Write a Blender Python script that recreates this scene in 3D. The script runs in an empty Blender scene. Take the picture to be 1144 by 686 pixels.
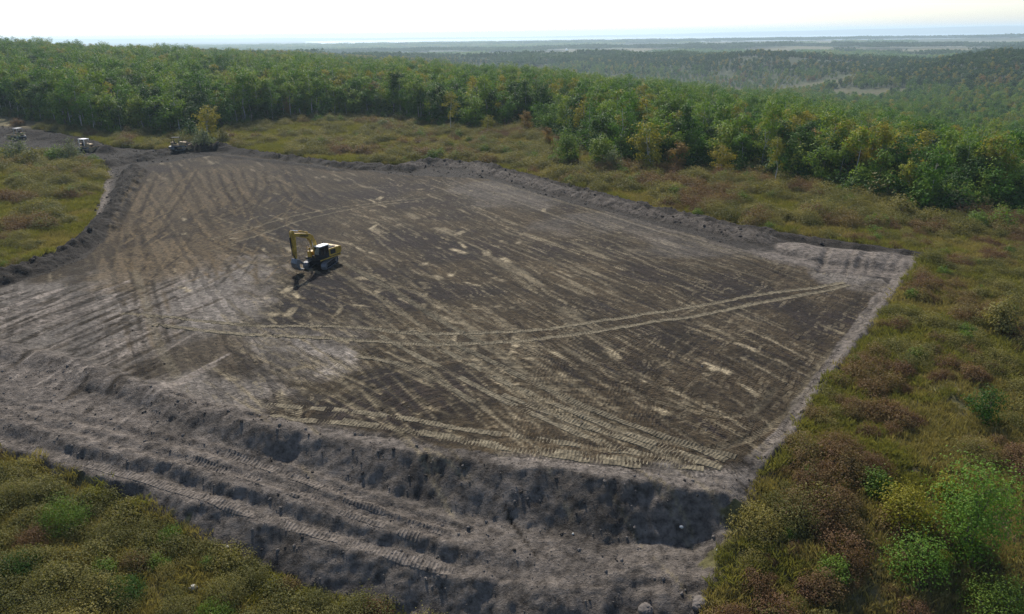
import bpy, math, random
import numpy as np
from mathutils import Vector, Matrix, Euler

rng = np.random.default_rng(11)
random.seed(11)
scene = bpy.context.scene
COL = scene.collection

# ------------------------------------------------------------------ camera
CAM_H = 27.0
FPX = 848.0                       # focal length in photo pixels (photo 1144 x 686)
PITCH, ROLL = math.radians(19.75), math.radians(-0.7)
cam_data = bpy.data.cameras.new('camera')
cam = bpy.data.objects.new('camera', cam_data)
COL.objects.link(cam)
cam_data.sensor_width = 36.0
cam_data.lens = 36.0 * FPX / 1144.0
cam_data.clip_start, cam_data.clip_end = 0.5, 90000.0
ROT = (Matrix.Rotation(math.radians(90) - PITCH, 3, 'X') @ Matrix.Rotation(ROLL, 3, 'Z'))
cam.matrix_world = Matrix.Translation((0, 0, CAM_H)) @ ROT.to_4x4()
scene.camera = cam

# ------------------------------------------------------------------ sky, sun, exposure
SUN_AZ, SUN_EL = math.radians(-14), math.radians(43)      # azimuth from +Y towards +X
world = bpy.data.worlds.new('World')
scene.world = world
world.use_nodes = True
nt = world.node_tree
nt.nodes.clear()
sky = nt.nodes.new('ShaderNodeTexSky')
sky.sky_type = 'NISHITA'
sky.sun_disc = False
sky.sun_elevation, sky.sun_rotation = SUN_EL, SUN_AZ
sky.altitude = 600
sky.air_density, sky.dust_density, sky.ozone_density = 0.85, 1.8, 1.0
bg = nt.nodes.new('ShaderNodeBackground')
bg.inputs['Strength'].default_value = 0.125
wo = nt.nodes.new('ShaderNodeOutputWorld')
nt.links.new(sky.outputs[0], bg.inputs[0])
nt.links.new(bg.outputs[0], wo.inputs[0])

sl = bpy.data.lights.new('sun', 'SUN')
sl.energy, sl.angle, sl.color = 4.8, math.radians(2.5), (1.0, 0.93, 0.82)
sun = bpy.data.objects.new('sun', sl)
COL.objects.link(sun)
sdir = Vector((math.sin(SUN_AZ) * math.cos(SUN_EL), math.cos(SUN_AZ) * math.cos(SUN_EL), math.sin(SUN_EL)))
sun.rotation_euler = sdir.to_track_quat('Z', 'Y').to_euler()
sun.location = (0, 0, 100)

vs = scene.view_settings
vs.view_transform, vs.look, vs.exposure, vs.gamma = 'Standard', 'None', 0.52, 1.0
vs.use_curve_mapping = False
scene.cycles.max_bounces = 6
scene.cycles.transparent_max_bounces = 12
scene.cycles.volume_bounces = 0
scene.cycles.use_adaptive_sampling = False
scene.cycles.use_denoising = True
scene.cycles.denoising_prefilter = 'NONE'

# ------------------------------------------------------------------ noise
def _hash(ix, iy, s):
    h = (ix.astype(np.int64) * 374761393 + iy.astype(np.int64) * 668265263 + s * 974634777) & 0xffffffff
    h = ((h ^ (h >> 13)) * 1274126177) & 0xffffffff
    return ((h ^ (h >> 16)) & 0xffff) / 65535.0

def noise(x, y, s=0):
    x, y = np.asarray(x, float), np.asarray(y, float)
    ix, iy = np.floor(x), np.floor(y)
    fx, fy = x - ix, y - iy
    fx, fy = fx * fx * (3 - 2 * fx), fy * fy * (3 - 2 * fy)
    a, b = _hash(ix, iy, s), _hash(ix + 1, iy, s)
    c, d = _hash(ix, iy + 1, s), _hash(ix + 1, iy + 1, s)
    return (a + (b - a) * fx) + ((c + (d - c) * fx) - (a + (b - a) * fx)) * fy

def fbm(x, y, s=0, o=4):
    v, a, t = 0.0, 1.0, 0.0
    for k in range(o):
        v = v + a * noise(x * 2 ** k + 13.7 * k, y * 2 ** k - 7.1 * k, s + k)
        t += a
        a *= 0.5
    return v / t

def sstep(x, a, b):
    t = np.clip((x - a) / (b - a), 0, 1)
    return t * t * (3 - 2 * t)

# ------------------------------------------------------------------ pixel <-> ground
RN = np.array(ROT)
def ray(px, py):
    return RN @ np.array([(px - 572) / FPX, -(py - 343) / FPX, -1.0])

def at_z(px, py, z=0.0):
    d = ray(px, py)
    t = (z - CAM_H) / d[2]
    return np.array([d[0] * t, d[1] * t, z])

# ------------------------------------------------------------------ terrain heights
TT = np.array([-0.70, -0.635, -0.45, -0.317, -0.15, 0.0, 0.16, 0.317, 0.45, 0.62, 0.75])
RR = np.array([100, 150, 250, 400, 550, 700, 900, 1200, 1500, 1800, 2200, 2800, 3400, 4500, 6000, 7000, 7900, 8600, 10000, 17000, 19000, 21000, 24000])
ZZ = np.array([
 # -0.70 -0.635 -0.45  -0.317 -0.15   0    0.16  0.317  0.45  0.62  0.75
 [0,     0,     0,     0,     0,     0,    0,    0,   -0.5, -1,   -2],
 [0,     0,     0,     0,     0,     0,    0,   -0.5, -1.5, -3,   -4],
 [1,     1,     0,     0,     0,     0,   -2,   -6,   -9,  -12,  -14],
 [4,     4,     3,     1,    -2,    -4,   -10,  -16,  -21,  -26,  -28],
 [9,     8,     5,     1,    -4,    -9,   -17,  -24,  -30,  -34,  -35],
 [15,    13,    6,     0,    -7,    -16,  -26,  -34,  -40,  -36,  -32],
 [15,    13,    5,    -2,    -12,   -26,  -38,  -47,  -46,  -34,  -26],
 [11,    10,    2,    -2,    -14,   -42,  -50,  -50,  -34,  -7,   -2],
 [-8,    -8,   -8,    -8,    -22,   -46,  -30,  -13,  -26,  -28,  -22],
 [-24,   -24,  -24,   -22,   -26,   -26,  -26,  -38,  -50,  -50,  -48],
 [-34,   -34,  -34,   -36,   -44,   -46,  -52,  -56,  -54,  -50,  -48],
 [-50,   -50,  -50,   -52,   -54,   -56,  -56,  -52,  -42,  -32,  -30],
 [-48,   -48,  -48,   -44,   -38,   -40,  -36,  -32,  -36,  -42,  -46],
 [-57,   -57,  -57,   -57,   -57,   -57,  -57,  -57,  -57,  -55,  -55],
 [-48,   -48,  -48,   -48,   -46,   -43,  -40,  -38,  -36,  -30,  -28],
 [-55,   -55,  -55,   -55,   -54,   -53,  -51,  -49,  -46,  -43,  -42],
 [-50,   -50,  -50,   -54,   -57,   -57,  -57,  -56,  -55,  -54,  -54],
 [-48,   -48,  -48,   -54,   -70,   -70,  -70,  -70,  -70,  -70,  -70],
 [-44,   -44,  -46,   -54,   -72,   -72,  -72,  -72,  -72,  -72,  -72],
 [-36,   -36,  -42,   -54,   -72,   -72,  -72,  -72,  -72,  -72,  -72],
 [-20,   -20,  -36,   -50,   -66,   -66,  -66,  -64,  -62,  -62,  -62],
 [40,    40,    20,    0,    -40,   -55,  -40,  10,    40,   70,   70],
 [70,    70,    40,    10,   -30,   -50,  -20,  25,    60,   95,   95]], float)

def far_z(x, y):
    r = np.hypot(x, y)
    t = np.where(y > 1, x / np.maximum(y, 1), np.sign(x) * 9)
    t = np.clip(t, TT[0], TT[-1])
    lr = np.log(np.clip(r, RR[0], RR[-1]))
    j = np.clip(np.searchsorted(np.log(RR), lr) - 1, 0, len(RR) - 2)
    i = np.clip(np.searchsorted(TT, t) - 1, 0, len(TT) - 2)
    L = np.log(RR)
    v = np.clip((lr - L[j]) / (L[j + 1] - L[j]), 0, 1)
    u = np.clip((t - TT[i]) / (TT[i + 1] - TT[i]), 0, 1)
    v, u = v * v * (3 - 2 * v) * 0.5 + v * 0.5, u * u * (3 - 2 * u)
    z = (ZZ[j, i] * (1 - u) + ZZ[j, i + 1] * u) * (1 - v) + (ZZ[j + 1, i] * (1 - u) + ZZ[j + 1, i + 1] * u) * v
    amp = np.interp(r, [180, 400, 1000, 3000, 7000, 7900, 19000, 22000], [0, 1.2, 4, 5, 4, 2, 0, 10])
    return z + amp * (fbm(x / 300.0, y / 300.0, 3, 3) - 0.5) * 2

# near side: the bank steps down towards the camera.  Lines as (px, py, z).
NEAR = [
 [(-160, 352, 0), (0, 392, 0), (80, 412, 0), (160, 440, 0), (230, 462, 0), (300, 478, 0), (380, 492, 0), (450, 503, 0), (560, 519, 0), (650, 527, 0), (740, 538, 0), (800, 546, 0), (850, 548, 0)],
 [(-160, 372, -.3), (0, 416, -.35), (100, 445, -.45), (200, 484, -.8), (300, 510, -1.3), (400, 539, -2.0), (500, 570, -2.6), (600, 592, -2.9), (700, 603, -3.1), (770, 603, -3.0), (810, 590, -2.0)],
 [(-160, 420, -.7), (0, 470, -.9), (100, 497, -1.1), (200, 522, -1.5), (300, 553, -2.0), (400, 583, -2.6), (500, 610, -3.1), (600, 624, -3.4), (700, 640, -3.5), (780, 648, -3.4)],
 [(-160, 436, -1.34), (0, 486, -1.53), (100, 512, -1.82), (200, 539, -2.31), (300, 572, -2.81), (400, 602, -3.41), (500, 628, -3.83), (600, 640, -3.8), (700, 650, -3.8), (780, 660, -3.7)],
 [(-160, 446, -1.42), (0, 498, -1.62), (100, 525, -1.9), (200, 553, -2.4), (300, 587, -2.9), (400, 616, -3.5), (500, 642, -3.93), (600, 654, -4.0), (700, 662, -4.0), (780, 670, -3.9)],
 [(-160, 458, -2.1), (0, 514, -2.4), (100, 550, -3.2), (200, 602, -4.35), (300, 650, -5.2), (400, 684, -5.7), (500, 715, -6.5), (600, 735, -6.6), (700, 730, -6.2), (780, 715, -5.4)],
]
NLX, NLY, NLZ = [], [], []
for ln in NEAR:
    w = np.array([at_z(q[0], q[1], q[2] * (.92 - .06 * max(0, min(1, (q[0] - 350) / 250)))) for q in ln])
    o = np.argsort(w[:, 0])
    NLX.append(w[o, 0]); NLY.append(w[o, 1]); NLZ.append(w[o, 2])

def near_z(x, y, warp=True):
    if warp:
        y = y + (fbm(x / 3.1, y / 3.1, 21, 3) - 0.5) * 0.9
        y = y + (fbm(x / 0.8, y / 1.2, 25, 2) - 0.5) * 0.35
    ys = [np.interp(x, NLX[k], NLY[k]) for k in range(len(NEAR))]
    zs = [np.interp(x, NLX[k], NLZ[k]) for k in range(len(NEAR))]
    for k in range(1, len(ys)):
        ys[k] = np.minimum(ys[k], ys[k - 1] - 0.25)
    z = np.zeros_like(x)
    for k in range(len(ys) - 1):
        f = np.clip((ys[k] - y) / (ys[k] - ys[k + 1]), 0, 1)
        z = np.where(y < ys[k], zs[k] + (zs[k + 1] - zs[k]) * f, z)
    z = np.where(y < ys[-1], zs[-1] - 0.02 * np.minimum(ys[-1] - y, 15), z)
    zm = np.interp(y, [12, 22, 26, 32, 37, 45, 60], [-6.0, -5.4, -4.7, -3.5, -2.1, -0.33, 0])
    xb = np.interp(y, [24, 31, 37, 42, 50], [8.0, 9.6, 12.0, 14.6, 18.0])
    m = sstep(x, xb - 1.3, xb + 1.6)
    return z * (1 - m) + zm * m

def base_z(x, y, warp=True):
    x, y = np.asarray(x, float), np.asarray(y, float)
    return near_z(x, y, warp) + far_z(x, y)

def hit(px, py):
    """where the ray through a photo pixel meets the ground"""
    d = ray(px, py)
    t = np.geomspace(20, 9000, 2600)
    z = base_z(d[0] * t, d[1] * t, False)
    f = CAM_H + d[2] * t - z
    k = np.argmax(f < 0)
    if f[k] >= 0:
        k = len(t) - 1
    a = f[k - 1] / (f[k - 1] - f[k] + 1e-9)
    tt = t[k - 1] + (t[k] - t[k - 1]) * a
    return np.array([d[0] * tt, d[1] * tt])

def hits(pts):
    return np.array([hit(*p[:2]) for p in pts])

# ------------------------------------------------------------------ outlines on the ground (photo pixels -> metres)
PAD = hits([(-60, 338), (0, 322), (50, 306), (95, 288), (118, 268), (135, 235), (150, 205), (165, 184), (250, 172), (330, 180), (400, 190), (455, 196),
            (545, 200), (640, 228), (700, 242), (780, 264), (860, 288), (930, 305), (985, 312), (995, 320), (960, 365), (920, 410), (890, 455), (872, 490), (845, 515),
            (822, 530), (780, 533), (700, 524), (600, 513), (500, 500), (400, 483), (300, 468), (230, 455), (150, 432), (80, 408), (0, 385), (-60, 370)])
BARE = hits([(-90, 345), (-40, 325), (0, 308), (30, 300), (60, 290), (85, 270), (100, 245), (108, 220), (115, 195), (112, 183), (60, 172), (0, 168), (-80, 166), (-80, 135), (0, 139), (50, 145),
             (100, 155), (130, 164), (180, 167), (215, 162), (240, 162), (300, 171), (380, 181), (450, 184), (470, 180), (530, 182), (580, 194), (650, 212), (720, 231), (800, 247),
             (870, 261), (940, 271), (1000, 281), (1040, 287), (1034, 296), (1020, 308), (1000, 337), (962, 388), (932, 424), (908, 458), (893, 492), (865, 517), (850, 532),
             (828, 567), (814, 592), (803, 630), (795, 665), (785, 720), (600, 735), (445, 692), (380, 674), (330, 662), (290, 641), (240, 611), (205, 592), (165, 567), (110, 546), (50, 522), (0, 507), (-120, 468)])

def poly_sd(x, y, poly):
    """signed distance, negative inside"""
    d = np.full(x.shape, 1e9)
    ins = np.zeros(x.shape, bool)
    n = len(poly)
    for k in range(n):
        ax, ay = poly[k]
        bx, by = poly[(k + 1) % n]
        ex, ey = bx - ax, by - ay
        t = np.clip(((x - ax) * ex + (y - ay) * ey) / (ex * ex + ey * ey + 1e-12), 0, 1)
        d = np.minimum(d, (x - ax - t * ex) ** 2 + (y - ay - t * ey) ** 2)
        c = (ay > y) != (by > y)
        ins ^= c & (x < (bx - ax) * (y - ay) / (by - ay + 1e-12) + ax)
    return np.where(ins, -1, 1) * np.sqrt(d)

def line_d(x, y, pts):
    """distance to polyline, length along it, signed side"""
    d = np.full(x.shape, 1e9)
    s = np.zeros(x.shape)
    side = np.zeros(x.shape)
    acc = 0.0
    for k in range(len(pts) - 1):
        ax, ay = pts[k]
        bx, by = pts[k + 1]
        ex, ey = bx - ax, by - ay
        L = math.hypot(ex, ey) + 1e-9
        t = np.clip(((x - ax) * ex + (y - ay) * ey) / (L * L), 0, 1)
        dd = np.hypot(x - ax - t * ex, y - ay - t * ey)
        m = dd < d
        d = np.where(m, dd, d)
        s = np.where(m, acc + t * L, s)
        side = np.where(m, np.sign(ex * (y - ay) - ey * (x - ax)), side)
        acc += L
    return d, s, side

# ------------------------------------------------------------------ the terrain grid
def graded(lo, hi, step):
    v = [lo]
    while v[-1] < hi:
        v.append(v[-1] + step(v[-1]))
    return v
def grow(start, end, s0, g=1.09):
    v, s = [], s0
    p = start
    while abs(p) < abs(end):
        s *= g
        p = p + s if end > start else p - s
        v.append(p)
    return v
GX = graded(-88.0, 54.0, lambda v: 0.2)
GX = sorted(grow(GX[0], -26000, 0.25)) + GX + grow(GX[-1], 26000, 0.25)
GY = graded(27.0, 215.0, lambda v: max(0.13, 0.0034 * v))
GY = sorted(grow(GY[0], -3000, 0.3, 1.25)) + GY + grow(GY[-1], 26000, 0.8, 1.06)
GX, GY = np.array(GX), np.array(GY)
NX, NY = len(GX), len(GY)
XX, YY = np.meshgrid(GX, GY)
Z = base_z(XX, YY)
near = (YY > 20) & (YY < 260) & (np.abs(XX) < 180)
SDB = np.full(XX.shape, 99.0)
SDP = np.full(XX.shape, 99.0)
jit = (fbm(XX[near] / 2.2, YY[near] / 2.2, 31, 3) - 0.5)
SDB[near] = poly_sd(XX[near], YY[near], BARE) + jit * 3.0 + (fbm(XX[near] / .7, YY[near] / .7, 33, 2) - .5) * 1.0
SDP[near] = poly_sd(XX[near], YY[near], PAD) + jit * 0.7
bare = SDB < 0
pad = (SDP < 0) & bare
bank = bare & ~pad & (YY < np.interp(XX, NLX[0], NLY[0]) + 1.5) & (XX < 20)
Z += np.where(near & ~bare, (fbm(XX / 4.0, YY / 4.0, 41, 3) - 0.5) * 0.5, 0)
Z += np.where(bank, (fbm(XX / 2.2, YY / 2.2, 43, 4) - 0.5) * (0.34 + .6 * sstep(XX, -12, 0) * (1 - sstep(YY, 36, 38))) + (np.abs(fbm(XX / 0.7, YY / 0.7, 44, 3) - 0.5)) * -0.35, 0)
Z += np.where(pad, (fbm(XX / 9.0, YY / 9.0, 45, 2) - 0.5) * 0.25 + (noise(XX / 0.5, YY / 0.5, 46) - 0.5) * 0.06, 0)

C = np.zeros(XX.shape + (3,))
def lin(*c): return np.array(c, float)
DARK, MID, PALE = lin(.0225, .0162, .0090), lin(.047, .0342, .0190), lin(.245, .204, .134)
GREY, TOPSOIL, BANKC = lin(.122, .108, .094), lin(.028, .0242, .0205), lin(.136, .117, .100)

def win(pts, m):
    pts = np.asarray(pts)
    i0, i1 = np.searchsorted(GX, [pts[:, 0].min() - m, pts[:, 0].max() + m])
    j0, j1 = np.searchsorted(GY, [pts[:, 1].min() - m, pts[:, 1].max() + m])
    return (slice(max(j0, 0), min(j1, NY)), slice(max(i0, 0), min(i1, NX)))

# --- meadow and far ground colours
n1 = fbm(XX / 14, YY / 14, 51, 3); n2 = fbm(XX / 2.5, YY / 2.5, 52, 3)
OLIVE, STRAW, RUST = lin(.085, .078, .034), lin(.165, .138, .068), lin(.090, .064, .036)
C[:] = OLIVE
C += (STRAW - OLIVE) * sstep(n2, .42, .7)[..., None] * 0.8
C += (RUST - C) * (sstep(n1, .5, .72) * 0.55)[..., None]
rr = np.hypot(XX, YY)
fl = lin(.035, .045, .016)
fl_far = sstep(rr, 900, 1300)

# --- soil base colours
soil = DARK + (MID - DARK) * sstep(fbm(XX / 8, YY / 8, 61, 4), .35, .72)[..., None]
DA = np.array([.5, -.866])                               # direction in which the pad was worked
al = XX * DA[0] + YY * DA[1]; ac = -XX * DA[1] + YY * DA[0]
gr = noise(ac / 0.42, al / 9.0, 62) * .6 + noise(ac / 1.3, al / 16.0, 63) * .4
soil = soil * (0.72 + 0.56 * gr[..., None])
Z += np.where(pad, (noise(ac / .45, al / 14.0, 67) - .5) * .09 * (1 - sstep(-XX, 26, 36)), 0)
patch = sstep(fbm(XX / 18, YY / 18, 64, 2), .35, .65)
st = sstep(noise(ac / 0.55, al / 5.5, 65) * .62 + noise(ac / 1.9, al / 11, 66) * .38, .70, .80) * (.25 + .75 * patch)
soil += (PALE * 0.72 - soil) * (st * 0.75)[..., None]
def blot(px, py, rx, ry, col, k, seed, sc=3.0):
    """an irregular patch of other soil: centre in photo pixels, radii in metres"""
    c = hit(px, py)
    q = np.hypot((XX - c[0]) / rx, (YY - c[1]) / ry) + (fbm(XX / sc, YY / sc, seed, 4) - .5) * 1.3
    m = (1 - sstep(q, .55, 1.15)) * k
    soil[:] = soil + (np.asarray(col) - soil) * m[..., None]
blot(60, 350, 20, 15, GREY * 1.15, .9, 71)
blot(120, 400, 14, 10, GREY * 1.15, .85, 72)
blot(200, 440, 9, 6, GREY * 1.15, .8, 73)
blot(225, 320, 9, 14, GREY * 1.55, .85, 74)
blot(262, 345, 5, 7, GREY * 1.7, .6, 97, 2)
blot(300, 380, 9, 7, GREY * .8, .65, 75)
blot(335, 405, 5, 4, GREY * 2.1, .9, 76)
blot(300, 385, 5, 5, GREY * 1.5, .6, 96, 2)
blot(342, 409, 1.2, 1.0, PALE * 2.0, .9, 76, 1.0)
blot(190, 290, 8, 18, MID * 2.4, .75, 77, 5)
blot(150, 235, 14, 26, MID * 1.9, .75, 78, 6)
blot(215, 215, 14, 30, MID * 1.6, .6, 78, 6)
blot(300, 410, 6, 4, DARK * .9, .7, 79)
blot(215, 395, 6, 6, MID * .95, .8, 80)
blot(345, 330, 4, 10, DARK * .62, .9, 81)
blot(470, 420, 8, 8, DARK * .85, .5, 82)
blot(560, 215, 12, 14, GREY * .8, .7, 83, 5)
blot(690, 248, 12, 10, GREY * .75, .6, 84, 5)
blot(800, 275, 10, 7, GREY * .8, .55, 85, 5)
blot(960, 310, 6, 5, GREY * 1.15, .9, 86)
blot(780, 535, 4, 2, GREY * 1.3, .9, 87, 2)
blot(560, 508, 14, 1.6, MID * 1.8, .6, 88, 2)
blot(800, 430, 14, 16, MID * .9, .7, 89, 5)
soilw = pad[..., None]
bankc = BANKC * (0.72 + 0.5 * fbm(XX / 2.4, YY / 2.4, 91, 4))[..., None]
bankc += (TOPSOIL * 1.6 - bankc) * sstep(fbm(XX / 5, YY / 5, 92, 3), .52, .75)[..., None] * .55
C = np.where(soilw, soil, np.where(bank[..., None], bankc, C))
bermc = TOPSOIL * (0.8 + 0.7 * fbm(XX / 2.0, YY / 2.0, 93, 3))[..., None]
C = np.where((bare & ~pad & ~bank)[..., None], bermc, C)

# --- ridges of pushed-up earth: (pixel line, height, half width, colour, seed)
def ridge(pl, h, w, col, seed, k=1.0, lump=1.3, sc=1.3):
    pts = hits(pl)
    W = win(pts, w * 2.2)
    x, y = XX[W], YY[W]
    wk = .9 if sc < 5 else .35
    wx = x + (fbm(x / 2.6, y / 2.6, seed, 3) - .5) * w * wk
    wy = y + (fbm(x / 2.6, y / 2.6, seed + 5, 3) - .5) * w * wk
    d, s, side = line_d(wx, wy, pts)
    pr = np.clip(1 - d / w, 0, 1)
    pr = pr * (2 - pr) * .6 + pr * .4
    hh = h * (.35 + lump * fbm(x / sc, y / sc, seed + 9, 3)) * pr
    Z[W] += hh
    if col is not None:
        m = sstep(pr, .05, .35)[..., None] * k
        cc = np.asarray(col) * (.7 + .6 * fbm(x / 1.5, y / 1.5, seed + 3, 3))[..., None]
        C[W] = C[W] + (cc - C[W]) * m
ridge([(250, 168), (300, 175), (380, 186), (455, 190)], 1.0, 2.4, TOPSOIL, 101)
ridge([(455, 190), (475, 184), (530, 187), (560, 196), (620, 212), (700, 233), (780, 252), (850, 268)], 1.1, 2.6, BANKC * .5, 103, 1, .9, 1.0)
ridge([(460, 184), (530, 184), (580, 196), (650, 214), (720, 234), (800, 251), (870, 264), (940, 275), (1010, 286), (1035, 290)], .9, 1.8, TOPSOIL * 1.15, 105, 1, .9, 1.0)
ridge([(900, 281), (950, 288), (1000, 294), (1015, 297)], 1.7, 4.2, BANKC * 1.0, 107, 1, .6, 7.0)
ridge([(150, 190), (138, 218), (124, 243), (106, 264), (85, 281), (50, 297), (0, 314), (-60, 333)], 1.15, 2.1, TOPSOIL, 109, 1, 1.6)
ridge([(118, 186), (150, 180), (185, 172), (215, 167), (250, 168)], 1.1, 2.6, TOPSOIL * .95, 111, 1, 1.4)
ridge([(225, 172), (300, 180), (380, 190)], .35, 1.4, TOPSOIL * .9, 112)
ridge([(1016, 306), (988, 342), (948, 397), (908, 450), (885, 490), (852, 522)], .42, .55, TOPSOIL * 1.5, 113, .9)
ridge([(1005, 312), (975, 347), (935, 402), (895, 452), (874, 490), (842, 518)], .12, .8, BANKC * 1.05, 115, .9)
ridge([(0, 388), (80, 409), (160, 436), (230, 459), (320, 482)], .55, 1.6, BANKC * .85, 117, .8, 1.2, 3.0)
ridge([(0, 148), (40, 152), (90, 160)], 1.3, 3.5, TOPSOIL * .9, 119, 1, 1.5)
ridge([(98, 166), (122, 170)], 1.6, 2.6, TOPSOIL * .8, 121, 1, 1.3)
ridge([(212, 168), (236, 168)], 1.4, 2.4, TOPSOIL * 1.4, 122, 1, 1.2)
# gullies washed into the grey spoil pile at the far right corner
for gx in np.linspace(925, 1005, 9):
    g0, g1 = (gx + random.uniform(-3, 3), 283 + (gx - 925) * .12), (gx - random.uniform(6, 12), 303 + (gx - 925) * .06)
    pts = hits([g0, g1]); W = win(pts, 2)
    d, s, _ = line_d(XX[W], YY[W], pts)
    Z[W] -= random.uniform(.1, .45) * np.clip(1 - d / random.uniform(.5, .9), 0, 1)
# right flank outside the bank: pale spill
for pl, w, col, k in (([(1005, 318), (985, 348), (950, 398), (915, 445)], .9, BANKC * .95, .7), ([(850, 530), (820, 560), (800, 600)], 1.4, BANKC, .6),
                      ([(835, 528), (790, 536), (740, 531), (650, 519), (560, 511)], 1.1, BANKC * 1.15, .75), ([(470, 500), (400, 487), (320, 474)], 1.0, BANKC * 1.05, .6),
                      ([(860, 285), (900, 293), (950, 301), (1005, 305)], 3.2, BANKC * .95, .95),
                      ([(120, 190), (118, 215), (112, 240)], 1.4, BANKC * .9, .7)):
    pts = hits(pl); W = win(pts, w * 2)
    d, s, _ = line_d(XX[W], YY[W], pts)
    m = np.clip(1 - d / (w * (.5 + fbm(XX[W] / 1.5, YY[W] / 1.5, 131, 3))), 0, 1)[..., None] * k * (bare[W])[..., None]
    C[W] = C[W] + (col - C[W]) * np.minimum(m * 1.6, 1)

FL = ((XX < -60) & (YY > 178) & bare & ~pad)
C = np.where(FL[..., None], C * .62, C)
# --- ruts and smears left by the machines, pressed into the pad
def stamp(pts, w, depth, col, k, seed, brk=.35, side_ridge=.02):
    pts = np.asarray(pts)
    W = win(pts, w + 1)
    x, y = XX[W], YY[W]
    if x.size == 0: return
    d, s, sd = line_d(x, y, pts)
    e = 1 - sstep(d, w * .35, w * .62)
    L = np.sum(np.hypot(*np.diff(pts, axis=0).T))
    e = e * sstep(s, 0, 1.2) * (1 - sstep(s, L - 1.2, L))
    m = e * sstep(noise(s / 2.3 + seed, d * sd / .7, seed) * .6 + noise(x / .5, y / .5, seed + 1) * .4, brk - .12, brk + .12) * k
    ok = pad[W] | bank[W]
    m = m * ok
    Z[W] -= depth * e * ok
    Z[W] += side_ridge * np.clip(1 - np.abs(d - w * .7) / (w * .3), 0, 1) * ok * sstep(s, 0, 1.2) * (1 - sstep(s, L - 1.2, L))
    C[W] = C[W] + (np.asarray(col) - C[W]) * m[..., None]

def offset(pts, o):
    pts = np.asarray(pts)
    t = np.gradient(pts, axis=0)
    n = np.stack([-t[:, 1], t[:, 0]], 1) / (np.linalg.norm(t, axis=1)[:, None] + 1e-9)
    return pts + n * o

def smooth(pts, step=1.5):
    """Catmull-Rom through the points, resampled"""
    p = np.asarray(pts, float)
    p = np.vstack([2 * p[0] - p[1], p, 2 * p[-1] - p[-2]])
    out = []
    for i in range(1, len(p) - 2):
        n = max(2, int(np.linalg.norm(p[i + 1] - p[i]) / step))
        for u in np.arange(n) / n:
            out.append(.5 * ((2 * p[i]) + (-p[i - 1] + p[i + 1]) * u + (2 * p[i - 1] - 5 * p[i] + 4 * p[i + 1] - p[i + 2]) * u * u
                             + (-p[i - 1] + 3 * p[i] - 3 * p[i + 1] + p[i + 2]) * u ** 3))
    out.append(p[-2])
    return np.array(out)

TRACK = lin(.148, .126, .085)
sd_ = 200
# random smears along the working direction
for k in range(1100):
    px, py = random.uniform(250, 960), 205 + 315 * random.random() ** 1.15
    c = hit(px, py)
    if poly_sd(np.array([c[0]]), np.array([c[1]]), PAD)[0] > -2: continue
    a = math.atan2(DA[1], DA[0]) + random.gauss(0, .06) + (0.25 if px < 420 else 0)
    L = random.choice([2, 4, 7, 11, 16, 24]) * random.uniform(.7, 1.3)
    v = np.array([math.cos(a), math.sin(a)])
    pts = [c - v * L / 2, c, c + v * L / 2]
    pale = random.random() < (.66 if px < 700 else .42)
    sd_ += 3
    stamp(pts, random.uniform(.16, .36), .03, PALE * random.uniform(.4, .95) * (1 if random.random() < .8 else 1.25) if pale else DARK * .55, random.uniform(.35, .9), sd_, .47)
# small pale patches of dried subsoil
for k in range(110):
    px, py = random.choice([(random.gauss(430, 90), random.gauss(265, 30)), (random.gauss(300, 60), random.gauss(300, 35)), (random.uniform(300, 900), random.uniform(210, 480)), (random.gauss(500, 80), random.gauss(330, 50))])
    c = hit(px, py)
    if poly_sd(np.array([c[0]]), np.array([c[1]]), PAD)[0] > -2: continue
    a = math.atan2(DA[1], DA[0]) + random.gauss(0, .5); v = np.array([math.cos(a), math.sin(a)]); L = random.uniform(.4, 2.6); sd_ += 3
    stamp([c - v * (L / 2 + 1), c, c + v * (L / 2 + 1)], random.uniform(.35, 1.1), .0, PALE * random.uniform(.8, 1.6), random.uniform(.6, 1), sd_, .5, 0)
# grey strips scraped on the left
LV = hit(150, 345) - hit(20, 400); LV = LV / np.linalg.norm(LV)
for k in range(190):
    c = hit(random.uniform(-30, 200), random.uniform(325, 445))
    if poly_sd(np.array([c[0]]), np.array([c[1]]), PAD)[0] > -1: continue
    L = random.uniform(4, 16); sd_ += 3
    a = random.gauss(0, .08); v = np.array([LV[0] * math.cos(a) - LV[1] * math.sin(a), LV[0] * math.sin(a) + LV[1] * math.cos(a)])
    r_ = random.random()
    stamp([c - v * L / 2, c, c + v * L / 2], random.uniform(.3, 1.0), .05 if r_ > .5 else -.02, BANKC * random.uniform(1.1, 2.0) if r_ < .5 else DARK * random.uniform(.7, 1.4), random.uniform(.5, .95), sd_, .36, .05)
# curving ruts in the far left corner
RUTS = [[(165, 205), (152, 235), (148, 265), (156, 300), (165, 345), (176, 390)],
        [(193, 186), (205, 212), (220, 240), (242, 266), (290, 285)], [(206, 186), (222, 212), (240, 240)],
        [(215, 190), (200, 215), (182, 240), (166, 268)], [(236, 190), (244, 212), (256, 232)], [(250, 190), (258, 212), (275, 235)],
        [(264, 190), (270, 208), (285, 230)], [(290, 190), (292, 210), (280, 228), (240, 244)], [(172, 192), (156, 222), (140, 262), (134, 300)],
        [(300, 195), (318, 225), (350, 240)], [(320, 188), (338, 210), (352, 225)]]
for pl in RUTS:
    p = smooth(hits(pl))
    for o in (-1.05, 1.05):
        sd_ += 3
        stamp(offset(p, o), .48, .06, DARK * .75, .75, sd_, .34, .05)
    for o in (-2.2, -.35, .4, 1.9):
        sd_ += 3
        if random.random() < .8: stamp(offset(p, o), .5, 0, MID * random.uniform(1.5, 2.6), .65, sd_, .44)
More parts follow.
